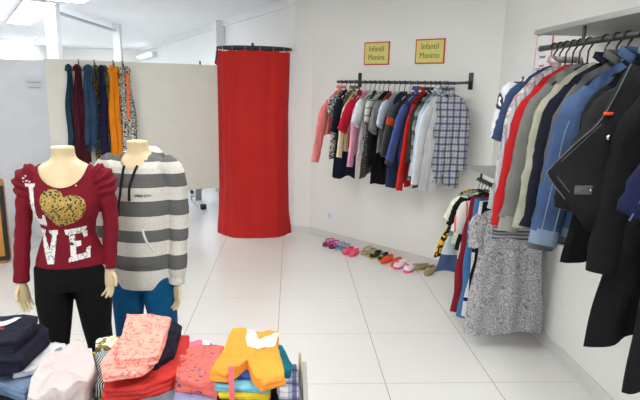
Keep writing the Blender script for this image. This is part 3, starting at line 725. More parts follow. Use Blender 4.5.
# ================================================================= MANNEQUINS
def unite(mb, voxel, smooth=6, keep=None):
    """one continuous skin out of several closed volumes; returns (verts, faces)"""
    o = mb.build('tmp', None, None, weld=0, smooth=False)
    md = o.modifiers.new('r', 'REMESH'); md.mode = 'VOXEL'; md.voxel_size = voxel
    if smooth:
        sm = o.modifiers.new('s', 'SMOOTH'); sm.factor = .5; sm.iterations = smooth
    dg = bpy.context.evaluated_depsgraph_get(); me = bpy.data.meshes.new_from_object(o.evaluated_get(dg))
    vs = [v.co.copy() for v in me.vertices]; fs = [tuple(p.vertices) for p in me.polygons]
    bpy.data.objects.remove(o); bpy.data.meshes.remove(me)
    return vs, fs
def subset(vs, fs, keep, disp=None):
    mp = {}; nv = []; nf = []
    for f in fs:
        c = sum((vs[i] for i in f), Vector())/len(f)
        if not keep(c): continue
        g = []
        for i in f:
            if i not in mp: mp[i] = len(nv); nv.append(vs[i] if not disp else disp(vs[i]))
            g.append(mp[i])
        nf.append(tuple(g))
    b = MB(); b.v = nv; b.f = nf; return b
def inpoly(x, z, P):
    c = False; n = len(P)
    for i in range(n):
        x1, z1 = P[i]; x2, z2 = P[i-1]
        if (z1 > z) != (z2 > z) and x < (x2-x1)*(z-z1)/(z2-z1)+x1: c = not c
    return c
def decal(bvh, poly, mat, name, parent, step=.0022, off=.0022):
    xs = [p[0] for p in poly]; zs = [p[1] for p in poly]
    b = MB(); idx = {}
    def vert(i, k):
        if (i, k) in idx: return idx[(i, k)]
        x, z = min(xs)+i*step, min(zs)+k*step
        h, nrm, _, _ = bvh.ray_cast(Vector((x, -.6, z)), Vector((0, 1, 0)))
        r_ = None
        if h is not None and h.y < .04: b.v.append(h-Vector((0, off, 0))); r_ = len(b.v)-1
        idx[(i, k)] = r_; return r_
    for i in range(int((max(xs)-min(xs))/step)+1):
        for k in range(int((max(zs)-min(zs))/step)+1):
            if inpoly(min(xs)+(i+.5)*step, min(zs)+(k+.5)*step, poly):
                q = [vert(i, k), vert(i+1, k), vert(i+1, k+1), vert(i, k+1)]
                if None not in q: b.f.append(tuple(q))
    return b.build(name, mat, parent, weld=0)
SKIN = plain('mannequin_plastic', (222, 200, 158), .38)
def hand(mb, wrist, down, out, fwd, s=1.0, curl=.35, side=1):
    """wrist point; DOWN along the hand, OUT across the palm towards the thumb, FWD the way the fingers curl"""
    W = Vector(wrist); D = Vector(down).normalized(); F_ = Vector(fwd).normalized(); O = D.cross(F_).normalized()*side
    mb.tube([W-D*.03*s, W, W+D*.035*s, W+D*.07*s, W+D*.088*s], [.021*s, .021*s, .033*s, .038*s, .034*s], 14, flat=[.8, .75, .5, .42, .38], ref=F_)
    for k, (o, L_, r_) in enumerate(((.027, .068, .0085), (.009, .076, .009), (-.010, .070, .0085), (-.028, .054, .0075))):
        b = W+D*.08*s+O*o*s; c1 = curl*(1+.15*k)
        d1 = (D*math.cos(c1*.5)+F_*math.sin(c1*.5)+O*o*2.2).normalized(); d2 = (D*math.cos(c1*1.4)+F_*math.sin(c1*1.4)+O*o*1.5).normalized(); d3 = (D*math.cos(c1*2.2)+F_*math.sin(c1*2.2)).normalized()
        p1 = b+d1*L_*.45*s; p2 = p1+d2*L_*.30*s; p3 = p2+d3*L_*.24*s
        mb.tube([b-D*.02*s, b, p1, p2, p3], [r_*s, r_*s, r_*.95*s, r_*.88*s, r_*.6*s], 10, ref=O)
    b = W+D*.022*s+O*.022*s
    p1 = b+(D*.7+O*.75+F_*.25).normalized()*.032*s; p2 = p1+(D*.9+O*.35+F_*.3).normalized()*.026*s; p3 = p2+(D+F_*.3).normalized()*.018*s
    mb.tube([W+D*.01*s, b, p1, p2, p3], [.014*s, .013*s, .0105*s, .0095*s, .006*s], 10, ref=F_)

# ---- mannequin in the dark red top
m1 = thing('mannequin', 'headless mannequin in dark red LOVE top and black trousers', 'mannequin', (-.985, 2.34, 0), R(10))
def arm_paths1():
    L_ = [(-.110, 0, 1.185), (-.148, 0, 1.155), (-.168, .005, 1.07), (-.186, .005, .95), (-.198, -.01, .83), (-.208, -.02, .70)]
    R_ = [(.110, 0, 1.185), (.148, 0, 1.155), (.168, .005, 1.07), (.176, .0, .96), (.170, -.02, .86), (.158, -.035, .75)]
    return L_, R_
L1, R1 = arm_paths1()
TR1 = [(1.240, .062, .052, 0, 0), (1.222, .098, .060, 0, 0), (1.198, .132, .070, 0, 0), (1.165, .148, .080, 0, -.002), (1.12, .148, .092, 0, -.006), (1.06, .142, .112, 0, -.014), (1.02, .132, .106, 0, -.012), (.97, .112, .09, 0, -.002), (.91, .103, .084, 0, 0),
       (.86, .122, .09, 0, 0), (.80, .142, .100, 0, .004), (.76, .150, .104, 0, .006)]
bodym = MB()
bodym.loft([(1.300, .047, .046, 0, -.006), (1.296, .049, .048, 0, -.006), (1.272, .046, .045, 0, 0), (1.255, .049, .047, 0, .002)] + [(z, a*.955, b*.955, x, y) for z, a, b, x, y in TR1] + [(.70, .14, .09, 0, 0)], 48)
for P_ in (L1, R1):
    q_ = catmull(P_, 40, closed=False); bodym.tube(q_, [lerp(.034, .020, i/(len(q_)-1)) for i in range(len(q_))], 16)
hip = [(.076, 0, .76), (.084, -.004, .60), (.088, -.004, .46), (.096, 0, .38), (.10, .01, .25), (.104, .015, .09)]
for s in (-1, 1): bodym.tube([(s*x, y, z) for x, y, z in hip], [.074, .070, .054, .048, .044, .028], 20); bodym.tube([(s*.104, .03, .045), (s*.108, -.03, .035), (s*.112, -.11, .022)], [.028, .033, .02], 14, flat=.9, ref=(0, 0, 1))
bv, bf = unite(bodym, .0065, 5)
hm = MB(); hm.v = bv; hm.f = bf
ha = MB(); hand(ha, L1[-1], (.10, -.12, -1), (1, 0, 0), (.55, -.35, 0), .92, .30, side=1)
hv, hf = unite(ha, .003, 3); hm.add(hv, hf)
ha = MB(); hand(ha, R1[-1], (-.05, -.10, -1), (1, 0, 0), (-.35, -.8, 0), .92, .42, side=-1)
hv, hf = unite(ha, .003, 3); hm.add(hv, hf)
hm.build('body', SKIN, m1, weld=0)
base = MB().loft([(0, .17, .17, 0, .03), (.008, .17, .17, 0, .03), (.012, .16, .16, 0, .03)], 40); base.build('base_plate', plain('base_steel', (160, 162, 166), .25, .9), m1)
# top
WINE = fabric('wine_jersey', (122, 22, 38), .14, .85, 260)
tm = MB(); tm.loft([(z, a+.004, b+.004, x, y) for z, a, b, x, y in TR1] + [(.772, .152, .107, 0, .004)], 56)
for P_, o_ in ((L1, -1), (R1, 1)):
    n = 40; pth = catmull(P_, 40, closed=False); n = len(pth)
    rr = []
    for i in range(n):
        q = i/(n-1); puff = .015*math.exp(-((q-.22)/.14)**2)
        rr.append(lerp(.044, .033, sst(q*1.5)) + puff + (.0085*math.sin(q*80) if q < .40 else .0015*math.sin(q*60)))
    tm.tube(pth, rr, 26, wob=lambda q, a: .03*math.sin(a*2+q*30) if q < .45 else 0)
tv, tf = unite(tm, .0048, 3)
def neck1(c):   # scoop
    e = (c.x/.104)**2 + ((c.z-1.232)/(.102 if c.y < 0 else .03))**2
    return not (e < 1 or (c.z > 1.232 and abs(c.x) < .115))
isarm = lambda c: abs(c.x) > .148 + max(0, (1.13-c.z))*0.0 if c.z > 1.02 else abs(c.x) > .150 - .0*(1.02-c.z)
def armside(c):
    ax = .142 if c.z > 1.0 else lerp(.142, .146, (1.0-c.z)/.2)
    return abs(c.x) > ax and (c.z > .80 or abs(c.x) > .152)
top = subset(tv, tf, lambda c: neck1(c) and not armside(c) and c.z > .776).build('top', WINE, m1, weld=0)
for s in (-1, 1): subset(tv, tf, lambda c: armside(c) and c.x*s > 0 and c.z > (L1[-1][2] if s < 0 else R1[-1][2])-.012).build('sleeve', WINE, top, weld=0)
nk = []
bvh1 = BVHTree.FromPolygons(tv, tf)
for i in range(41):
    a = math.pi*(1+i/40); x, z = .104*math.cos(a), 1.232+.102*math.sin(a)
    h, *_ = bvh1.ray_cast(Vector((x, -.6, z)), Vector((0, 1, 0)))
    if h is not None: nk.append(h)
MB().tube(nk, .0035, 6).build('neck_binding', WINE, top)
PRW = blotch('white_black_print', [(232, 230, 226), (150, 150, 150), (226, 224, 220), (60, 58, 60)], 28, edges=[0, .52, .56, .66])
def leopard():
    a = N('leopard_print', .6, .4); v = a.n('ShaderNodeTexVoronoi'); v.inputs['Scale'].default_value = 80; a.l(a.coord(), v.inputs['Vector'])
    f = a.math('ADD', v.outputs['Distance'], a.math('MULTIPLY', a.noise(70, 2), .55)); a.base(a.ramp(f, [(0, (150, 118, 54)), (.50, (38, 28, 16)), (.70, (182, 154, 78)), (.95, (160, 128, 60))], 'CONSTANT')); return a.m
heart = [(-.068, 1.118), (-.050, 1.128), (-.028, 1.130), (-.008, 1.126), (.006, 1.112), (.010, 1.098), (.030, 1.104), (.052, 1.104), (.074, 1.096), (.090, 1.080), (.096, 1.058), (.090, 1.030), (.074, 1.004), (.050, .984), (.014, .972), (-.014, .968), (-.030, .976), (-.046, 1.000), (-.064, 1.026), (-.078, 1.052), (-.082, 1.078), (-.080, 1.100)]
decal(bvh1, heart, leopard(), 'heart_print', top)
decal(bvh1, [(-.148, 1.148), (-.104, 1.150), (-.106, 1.136), (-.112, 1.134), (-.104, 1.000), (-.084, .998), (-.076, 1.022), (-.066, 1.020), (-.068, .966), (-.128, .970), (-.126, .984), (-.120, .986), (-.134, 1.134), (-.146, 1.136)], PRW, 'letter_print', top)
decal(bvh1, [(-.120, .950), (-.078, .950), (-.080, .932), (-.088, .930), (-.066, .860), (-.052, .926), (-.062, .930), (-.062, .948), (-.024, .950), (-.026, .930), (-.032, .928), (-.050, .800), (-.078, .796), (-.106, .930), (-.120, .934)], PRW, 'letter_print', top)
decal(bvh1, [(.002, .950), (.086, .958), (.086, .910), (.072, .908), (.068, .930), (.040, .928), (.040, .896), (.062, .896), (.062, .874), (.042, .872), (.042, .836), (.078, .842), (.082, .866), (.096, .866), (.094, .818), (.010, .806), (.012, .826), (.020, .828), (.018, .924), (.004, .928)], PRW, 'letter_print', top)
for x, z in ((-.150, 1.172), (-.138, 1.160), (-.150, 1.158), (-.128, 1.156), (.060, 1.142), (-.142, 1.180)):
    decal(bvh1, [(x+.004*math.cos(q), z+.004*math.sin(q)) for q in [k*math.pi/3 for k in range(6)]], plain('silver_stud', (220, 210, 204), .3), 'stud', top, step=.002)
# trousers
trm = MB(); trm.loft([(.80, .143, .103, 0, .004), (.75, .153, .108, 0, .006), (.69, .156, .104, 0, .004), (.66, .150, .094, 0, .002)], 48)
for s in (-1, 1): trm.tube([(s*x, y, z) for x, y, z in hip], [.082, .080, .064, .058, .055, .050], 24)
tvv, tff = unite(trm, .0065, 4)
subset(tvv, tff, lambda c: c.z > .10).build('trousers', fabric('black_stretch', (15, 15, 17), .3), m1, weld=0)

# ---- mannequin in the striped hooded top
m2 = thing('mannequin', 'headless mannequin in grey and white striped hooded sweatshirt and blue trousers', 'mannequin', (-.752, 2.64, 0), R(-8))
L2 = [(-.12, 0, 1.185), (-.168, 0, 1.15), (-.190, .005, 1.05), (-.200, .0, .90), (-.204, -.01, .76), (-.202, -.02, .60)]
R2 = [(.12, 0, 1.185), (.168, 0, 1.15), (.188, .005, 1.05), (.194, .0, .90), (.190, -.01, .76), (.182, -.02, .575)]
TR2 = [(1.235, .070, .058, 0, .005), (1.208, .125, .072, 0, .004), (1.175, .160, .088, 0, 0), (1.08, .160, .110, 0, -.006), (.98, .160, .112, 0, -.004), (.88, .150, .105, 0, 0), (.78, .150, .106, 0, 0), (.70, .152, .108, 0, .002)]
bodym = MB(); bodym.loft([(1.300, .050, .048, 0, -.004), (1.296, .052, .050, 0, -.004), (1.272, .050, .048, 0, 0), (1.250, .054, .05, 0, .004)] + [(z, a*.9, b*.88, x, y) for z, a, b, x, y in TR2] + [(.60, .13, .09, 0, 0)], 48)
for P_ in (L2, R2):
    q_ = catmull(P_, 36, closed=False); bodym.tube(q_, [lerp(.038, .023, i/(len(q_)-1)) for i in range(len(q_))], 16)
hip2 = [(.064, 0, .70), (.084, -.004, .50), (.090, -.004, .42), (.096, 0, .34), (.10, .01, .22), (.104, .015, .09)]
for s in (-1, 1): bodym.tube([(s*x, y, z) for x, y, z in hip2], [.070, .070, .058, .05, .046, .03], 20); bodym.tube([(s*.104, .03, .045), (s*.108, -.03, .035), (s*.112, -.11, .022)], [.03, .034, .02], 14, flat=.9, ref=(0, 0, 1))
bv, bf = unite(bodym, .0065, 5); hm = MB(); hm.v = bv; hm.f = bf
for P_, dn, fw, sd in ((L2, (.02, -.1, -1), (.4, -.6, 0), 1), (R2, (.02, -.12, -1), (-.55, -.6, 0), -1)):
    ha = MB(); hand(ha, P_[-1], dn, (1, 0, 0), fw, .92, .35, side=sd); hv, hf = unite(ha, .003, 3); hm.add(hv, hf)
hm.build('body', SKIN, m2, weld=0)
MB().loft([(0, .17, .17, 0, .03), (.008, .17, .17, 0, .03), (.012, .16, .16, 0, .03)], 40).build('base_plate', plain('base_steel', (160, 162, 166), .25, .9), m2)
WS, GS = (226, 221, 212), (108, 107, 106)
hz = [(0, WS), (.66, GS), (.735, WS), (.805, GS), (.868, WS), (.940, GS), (1.012, WS), (1.078, GS), (1.148, WS), (1.200, GS), (1.232, WS)]
HOOD = bands('grey_white_bands', 2, [(z/1.4, c) for z, c in hz], 1/1.4)
hoodm = MB(); hoodm.loft([(z, a+.006, b+.006, x, y) for z, a, b, x, y in TR2] + [(.62, .156, .112, 0, .002), (.575, .150, .108, 0, .002), (.555, .146, .104, 0, .002)], 56)
for P_ in (L2, R2):
    pth = catmull(P_, 36, closed=False); n = len(pth)
    rr = [lerp(.060, .046, sst(i/(n-1)*1.2)) + .0035*math.sin(i*1.1)*(i/(n-1)) - (.008 if i > n-4 else 0) for i in range(n)]
    hoodm.tube(pth, rr, 24, wob=lambda q, a: .035*math.sin(a*2+q*13)*q)
hv, hf = unite(hoodm, .0055, 4)
def wr(v):
    k = noise.noise(v*7)*.008*sst((1.1-v.z)*3); return v+Vector((0, k if v.y < 0 else 0, 0))
arm2 = lambda c: abs(c.x) > .160 and c.z < 1.18
keep2 = lambda c: not ((c.x/.062)**2 + ((c.z-1.222)/(.055 if c.y < 0 else .02))**2 < 1 or (c.z > 1.212 and abs(c.x) < .07))
hd = subset(hv, hf, lambda c: keep2(c) and not arm2(c) and c.z > .552).build('hooded_top', HOOD, m2, weld=0)
for s in (-1, 1): subset(hv, hf, lambda c: arm2(c) and c.x*s > 0).build('sleeve', HOOD, hd, weld=0)
CR = fabric('offwhite_jersey', WS, .08)
hb = MB()
n = 30; pts = [(.084*math.cos(a), .030+.078*math.sin(a), 1.205+.022*math.sin(a)-.035*max(0, -math.sin(a))) for a in [R(-62+304*i/n) for i in range(n+1)]]
hb.tube(pts, [.014+.022*math.sin(math.pi*i/n)+.003*math.sin(i*1.7) for i in range(n+1)], 14, ref=(0, 0, 1))
hb.tube([(x*1.05, y+.055, z-.03) for x, y, z in pts[7:-7]], [.014+.026*math.sin(math.pi*i/(n-14)) for i in range(n+1-14)], 12, ref=(0, 0, 1))
a_, b_ = unite(hb, .005, 3); hbb = MB(); hbb.v = a_; hbb.f = b_; hbb.build('hood', HOOD, hd, weld=0)
bvh2 = BVHTree.FromPolygons(hv, hf)
DK = fabric('drawcord_black', (34, 34, 38))
for pp in ([(-.030, 1.185), (-.036, 1.13), (-.042, 1.06), (-.056, 1.00), (-.060, .95)], [(.034, 1.188), (.018, 1.14), (.006, 1.09), (.002, 1.03)]):
    q = []
    for x, z in [tuple(v)[:2] for v in catmull([(a, b, 0) for a, b in pp], 24, closed=False)]:
        h, *_ = bvh2.ray_cast(Vector((x, -.6, z)), Vector((0, 1, 0))); q.append((x, h.y-.007, z))
    MB().tube(q, .0065, 8, flat=.7).build('drawcord', DK, hd)
    MB().sphere(q[-1], .008, 8, (1, .8, 1.4)).build('cord_knot', DK, hd)
# kangaroo pocket with its pale edge
pk = [(-.085, .870), (.052, .882), (.066, .840), (.112, .752), (.112, .690), (-.110, .682), (-.112, .752)]
decal(bvh2, pk, HOOD, 'pocket', hd, off=.006)
for x0, z0, x1, z1 in ((.052, .882, .112, .750),):
    q = []
    for i in range(13):
        x, z = lerp(x0, x1, i/12)-.012*math.sin(math.pi*i/12), lerp(z0, z1, i/12); h, *_ = bvh2.ray_cast(Vector((x, -.6, z)), Vector((0, 1, 0))); q.append((x, h.y-.008, z))
    MB().tube(q, .0065, 8, flat=.5).build('pocket_edge', CR, hd)
h, *_ = bvh2.ray_cast(Vector((.075, -.6, 1.045)), Vector((0, 1, 0)))
def mtext(body, size, mat, parent, loc, rot, sx=1, name='lettering'):
    o = text(body, size, mat, parent, loc, rot, name=name, sx=sx); return o
mtext('FREE CITY', .017, fabric('print_black', (40, 40, 42)), hd, (.066, h.y-.006, 1.046), (R(90), 0, R(14)), name='lettering')
trm = MB(); trm.loft([(.72, .146, .102, 0, .004), (.66, .150, .106, 0, .006), (.60, .150, .100, 0, .004), (.57, .14, .09, 0, .002)], 48)
for s in (-1, 1): trm.tube([(s*x, y, z) for x, y, z in hip2], [.076, .086, .078, .070, .066, .060], 24)
tvv, tff = unite(trm, .0065, 4)
jj = subset(tvv, tff, lambda c: c.z > .10).build('trousers', fabric('petrol_blue_twill', (10, 84, 132), .18), m2, weld=0)

# ================================================================= TABLE WITH FOLDED CLOTHES
tb = thing('display_table', 'grey display table under the piles of folded clothes', 'table', (-.6, 1.545, 0))
TG = plain('table_grey', (168, 168, 166), .45)
MB().box((0, 0, .485), (1.30, .66, .03)).build('table_top', TG, tb, bevel=.003)
MB().box((.655, -.06, .305), (.016, .50, .61)).build('side_panel', TG, tb, bevel=.002)
MB().box((-.66, 0, .25), (.020, .64, .50)).build('side_panel', TG, tb, bevel=.002)
MB().box((0, .30, .30), (1.26, .02, .34)).build('modesty_panel', TG, tb, bevel=.002)
MB().box((.640, .195, .57), (.010, .010, .14)).build('corner_post', plain('pale_wood', (206, 186, 150), .6), tb, bevel=.001)

def cloth_piece(kind, label, cat, group, outline, ztop, th, mat, layers=2, rough=.004, rot=0, seed=0, domes=.004, extra=None, slope=(0, 0), lay_mat=None, fine=1.):
    """a folded or crumpled garment lying flat: outline as world xy points, ZTOP its mean top height, TH its thickness"""
    cx = sum(p[0] for p in outline)/len(outline); cy = sum(p[1] for p in outline)/len(outline)
    t = thing(kind, label, cat, (cx, cy, ztop-th), 0, group)
    # rounded outline
    pts = []
    P = [Vector((x-cx, y-cy, 0)) for x, y in outline]; n = len(P)
    for i in range(n):
        a, b, c = P[i-1], P[i], P[(i+1) % n]
        r_ = min(.012, (a-b).length*.3, (c-b).length*.3)
        p0 = b+(a-b).normalized()*r_; p1 = b+(c-b).normalized()*r_
        prv = P[(i+1) % n]
        for q in range(5): u = q/4; pts.append(p0*(1-u)**2+b*2*u*(1-u)+p1*u*u)
        nx = P[(i+1) % n]; d = P[(i+2) % n]; e = nx + (b-nx).normalized()*min(.012, (b-nx).length*.3, (d-nx).length*.3)
        for q in range(1, 7): pts.append(p1.lerp(e, q/7))
    m_ = len(pts); rings = []
    def top_z(x, y): return th + slope[0]*x + slope[1]*y + domes*2*noise.noise(Vector((x*9+seed, y*9, seed))) + rough*noise.noise(Vector((x*32+seed, y*32, 7))) + rough*1.6*(.5-abs(noise.noise(Vector((x*14+seed, y*22, 1))))) + .0016*math.sin(x*70+8*noise.noise(Vector((x*9, y*9, seed)))+seed)
    for k in [0, .12, .25, .4, .55, .68, .8, .9, .96]:
        rings.append([(p.x*k, p.y*k, top_z(p.x*k, p.y*k)) for p in pts])
    layers = layers+1; ns = 5*layers+2
    for j in range(ns+1):
        v = j/ns; ring = []
        for i, p in enumerate(pts):
            zt = top_z(p.x, p.y); edge = (abs(math.sin(v*math.pi*layers))**.6)
            wv = .003*math.sin(i*.35+seed+j*.3)
            k = .975 + .025*edge; sag = wv + .0035*noise.noise(Vector((i*.25, math.floor(v*layers)*3.1, seed)))
            nn = p.normalized()
            ring.append((p.x*k+nn.x*sag, p.y*k+nn.y*sag, lerp(zt-.002, 0, v)))
        rings.append(ring)
    mb = MB(); vs = [q for r_ in rings for q in r_]; fs = []
    for j in range(len(rings)-1):
        for i in range(m_): fs.append((j*m_+i, j*m_+(i+1) % m_, (j+1)*m_+(i+1) % m_, (j+1)*m_+i))
    fs.append(tuple(range((len(rings)-1)*m_, len(rings)*m_))[::-1])
    mb.add(vs, fs); mb.build('fabric_body', mat, t, weld=.0003, ang=70)
    if extra: extra(t, lambda x, y, o=.003: (x-cx, y-cy, top_z(x-cx, y-cy)+o))
    return t
def flat_patch(pts, mat, name, n=10):
    """a patch sewn on top: outline in world xy"""
    def f(t, tz):
        cx = sum(p[0] for p in pts)/len(pts); cy = sum(p[1] for p in pts)/len(pts)
        b = MB(); m_ = len(pts); rg = []
        dense = []
        for i in range(m_):
            for q in range(4): dense.append((lerp(pts[i][0], pts[(i+1) % m_][0], q/4), lerp(pts[i][1], pts[(i+1) % m_][1], q/4)))
        for k in (0, .33, .66, 1): rg.append([tz(lerp(cx, x, k), lerp(cy, y, k), .0035) for x, y in dense+dense[:1]])
        b.grid(rg); b.build(name, mat, t, weld=0)
    return f
def both(*fs):
    def f(t, tz):
        for g in fs: g(t, tz)
    return f

fc = 'folded clothes on the display table'
DN = fabric('folded_navy', (30, 31, 46), .25); SAL = blotch('salmon_leaf_print', [(226, 112, 102), (224, 108, 98), (104, 84, 104), (228, 116, 106)], 34, edges=[0, .44, .555, .605])
PKP = blotch('pink_rose_print', [(244, 168, 152), (240, 158, 144), (226, 104, 108), (246, 174, 158)], 46, edges=[0, .45, .555, .62])
BLUSH = fabric('blush_white_fleece', (206, 192, 192), .06); ORG = fabric('tangerine_jersey', (248, 158, 62), .07); WTR = fabric('white_trim', (240, 234, 226), .05)
LAV = fabric('lavender_grey', (140, 146, 178)); GST = fabric('heather_grey', (120, 120, 122)); FRED = fabric('folded_red', (204, 58, 54), .14)
TST = bands('teal_white_stripes', 0, [(0, (208, 220, 216)), (.45, (40, 66, 74))], 120, True); YST = fabric('mustard_yellow', (216, 192, 52)); GDN = fabric('faded_grey_denim', (92, 100, 110), .3, wear=(140, 150, 160))
BDN = fabric('folded_blue_denim', (96, 116, 148), .3, wear=(140, 160, 190)); TEAL = fabric('teal_jersey', (22, 106, 126)); TURQ = fabric('turquoise_jersey', (120, 186, 206)); OLI = fabric('dark_olive', (84, 84, 66))
def emblem(t, tz):
    flat_patch([(-1.06, 1.775), (-.985, 1.755), (-.965, 1.79), (-.945, 1.800), (-.950, 1.765), (-.965, 1.745), (-.985, 1.725), (-1.02, 1.735), (-1.06, 1.745)], fabric('emblem_white', (214, 218, 228), .1), 'wing_emblem')(t, tz)
    flat_patch([(-1.05, 1.728), (-.965, 1.722), (-.962, 1.708), (-1.05, 1.712)], fabric('emblem_red', (150, 44, 52)), 'emblem_line')(t, tz)
cloth_piece('folded_trousers', 'dark navy jeans at the bottom of the left pile', 'trousers', fc, [(-1.15, 1.82), (-.86, 1.83), (-.80, 1.50), (-1.10, 1.48)], .57, .068, DN, 3, seed=1)
cloth_piece('folded_jeans', 'faded grey blue jeans sticking out under the navy sweatshirts', 'jeans', fc, [(-.822, 1.83), (-.806, 1.64), (-.83, 1.545), (-.955, 1.61), (-1.0, 1.72), (-.93, 1.84)], .615, .044, BDN, 2, seed=2)
cloth_piece('folded_shirt', 'small white cloth at the lower corner of the left pile', 'shirt', fc, [(-1.08, 1.615), (-.955, 1.600), (-.945, 1.53), (-1.07, 1.52)], .598, .026, KWHITE, 1, seed=3)
cloth_piece('folded_shirt', 'white shirt poking out beside the navy sweatshirts', 'shirt', fc, [(-.90, 1.84), (-.812, 1.80), (-.835, 1.645), (-.90, 1.62), (-.95, 1.75)], .642, .025, KWHITE, 1, seed=4)
cloth_piece('folded_shirt', 'pale blue shirt with rust spots behind the white one', 'shirt', fc, [(-.885, 1.89), (-.83, 1.87), (-.815, 1.80), (-.87, 1.82)], .610, .108, blotch('blue_rust_print', [(150, 172, 204), (204, 210, 220), (176, 74, 58), (160, 180, 208)], 30, edges=[0, .45, .62, .66]), 3, seed=5)
cloth_piece('folded_shirt', 'orange red garment between the jeans and navy sweatshirt', 'shirt', fc, [(-1.12, 1.80), (-.94, 1.79), (-.92, 1.68), (-.96, 1.63), (-1.10, 1.63)], .650, .028, fabric('burnt_orange', (190, 84, 60)), 1, seed=6)
cloth_piece('folded_sweatshirt', 'plain dark navy sweatshirt under the one with the emblem', 'sweatshirt', fc, [(-1.15, 1.85), (-.905, 1.86), (-.855, 1.80), (-.858, 1.60), (-1.0, 1.575), (-1.13, 1.58)], .700, .05, DN, 2, seed=7, rough=.005)
cloth_piece('folded_sweatshirt', 'dark navy sweatshirt with a white winged emblem, topmost of its pile', 'sweatshirt', fc, [(-1.15, 1.83), (-.91, 1.835), (-.888, 1.79), (-.885, 1.63), (-1.0, 1.60), (-1.13, 1.605)], .745, .044, DN, 2, seed=8, extra=emblem)
cloth_piece('folded_sweatshirt', 'heather grey garment under the blush white fleece', 'sweatshirt', fc, [(-.81, 1.60), (-.74, 1.66), (-.645, 1.65), (-.60, 1.50), (-.64, 1.38), (-.79, 1.38)], .60, .10, GST, 3, seed=9)
cloth_piece('folded_garment', 'dark garment between the jeans and blush white fleece', 'garment', fc, [(-.82, 1.80), (-.76, 1.84), (-.70, 1.82), (-.70, 1.69), (-.78, 1.66)], .60, .10, DN, 2, seed=10)
cloth_piece('crumpled_sweatshirt', 'large crumpled blush white fleece sweatshirt', 'sweatshirt', fc, [(-.775, 1.455), (-.815, 1.62), (-.80, 1.715), (-.745, 1.79), (-.68, 1.72), (-.622, 1.60), (-.618, 1.50), (-.66, 1.44), (-.70, 1.455), (-.735, 1.415)], .672, .072, BLUSH, 1, seed=11, domes=.016, rough=.010)
cloth_piece('folded_shirt', 'mustard yellow and grey shirt under the teal striped one', 'shirt', fc, [(-.745, 1.86), (-.68, 1.855), (-.63, 1.78), (-.50, 1.52), (-.50, 1.42), (-.59, 1.40), (-.60, 1.62), (-.66, 1.70)], .588, .086, YST, 3, seed=12)
cloth_piece('folded_shirt', 'fine teal and white striped shirt beside the red garment', 'shirt', fc, [(-.69, 1.76), (-.635, 1.79), (-.585, 1.70), (-.572, 1.555), (-.612, 1.545), (-.625, 1.62)], .632, .042, TST, 1, seed=13)
cloth_piece('folded_shirt', 'yellow and white print scrap behind the teal striped shirt', 'shirt', fc, [(-.71, 1.85), (-.655, 1.88), (-.60, 1.85), (-.63, 1.79), (-.69, 1.77)], .64, .05, blotch('yellow_white_print', [(220, 200, 80), (226, 222, 206), (120, 110, 60), (216, 196, 90)], 30), 1, seed=14)
cloth_piece('folded_jeans', 'faded dark grey jeans under the red garment', 'jeans', fc, [(-.60, 1.72), (-.37, 1.74), (-.345, 1.52), (-.36, 1.42), (-.56, 1.41)], .600, .065, GDN, 3, seed=15, rough=.007)
cloth_piece('folded_trousers', 'dark olive trousers at the bottom below the grey jeans', 'trousers', fc, [(-.62, 1.80), (-.37, 1.82), (-.34, 1.38), (-.58, 1.36)], .534, .033, OLI, 1, seed=16)
cloth_piece('folded_sweatshirt', 'bright red folded garment under the pink rose print trousers', 'sweatshirt', fc, [(-.625, 1.80), (-.50, 1.86), (-.375, 1.865), (-.345, 1.66), (-.372, 1.57), (-.45, 1.515), (-.575, 1.50)], .652, .050, FRED, 2, seed=17)
cloth_piece('folded_trousers', 'dark navy garment showing behind the pink rose print trousers', 'trousers', fc, [(-.57, 1.89), (-.44, 1.91), (-.400, 1.86), (-.392, 1.68), (-.43, 1.60), (-.55, 1.62)], .690, .036, DN, 1, seed=18)
cloth_piece('folded_trousers', 'pink rose print trousers, lower fold of the topmost pair', 'trousers', fc, [(-.585, 1.80), (-.45, 1.81), (-.425, 1.56), (-.455, 1.50), (-.555, 1.475), (-.592, 1.56)], .710, .022, PKP, 1, seed=19)
cloth_piece('folded_trousers', 'pink rose print trousers lying folded on top of the middle pile', 'trousers', fc, [(-.600, 1.865), (-.432, 1.835), (-.418, 1.66), (-.408, 1.54), (-.53, 1.52), (-.560, 1.64)], .738, .028, PKP, 2, seed=20)
cloth_piece('folded_shirt', 'lavender blue shirt at the bottom of the salmon pile', 'shirt', fc, [(-.36, 1.86), (-.26, 1.84), (-.205, 1.66), (-.185, 1.46), (-.345, 1.45), (-.375, 1.66)], .575, .073, LAV, 3, seed=21)
cloth_piece('folded_shirt', 'grey blue jersey between lavender and salmon shirts', 'shirt', fc, [(-.40, 1.90), (-.30, 1.90), (-.262, 1.80), (-.22, 1.65), (-.195, 1.475), (-.36, 1.50), (-.378, 1.70)], .606, .028, fabric('periwinkle_grey', (150, 156, 196)), 1, seed=22)
cloth_piece('folded_shirt', 'bright pink cloth corner behind the salmon leaf print shirt', 'shirt', fc, [(-.385, 1.83), (-.325, 1.84), (-.295, 1.79), (-.36, 1.74)], .640, .032, fabric('hot_pink', (240, 122, 150)), 1, seed=23)
cloth_piece('folded_shirt', 'salmon shirt with grey leaf print beside the orange one', 'shirt', fc, [(-.382, 1.715), (-.325, 1.785), (-.235, 1.785), (-.232, 1.66), (-.202, 1.50), (-.275, 1.525), (-.362, 1.545)], .655, .046, SAL, 1, seed=24, extra=flat_patch([(-.315, 1.80), (-.285, 1.80), (-.285, 1.77), (-.31, 1.77)], WTR, 'white_label'))
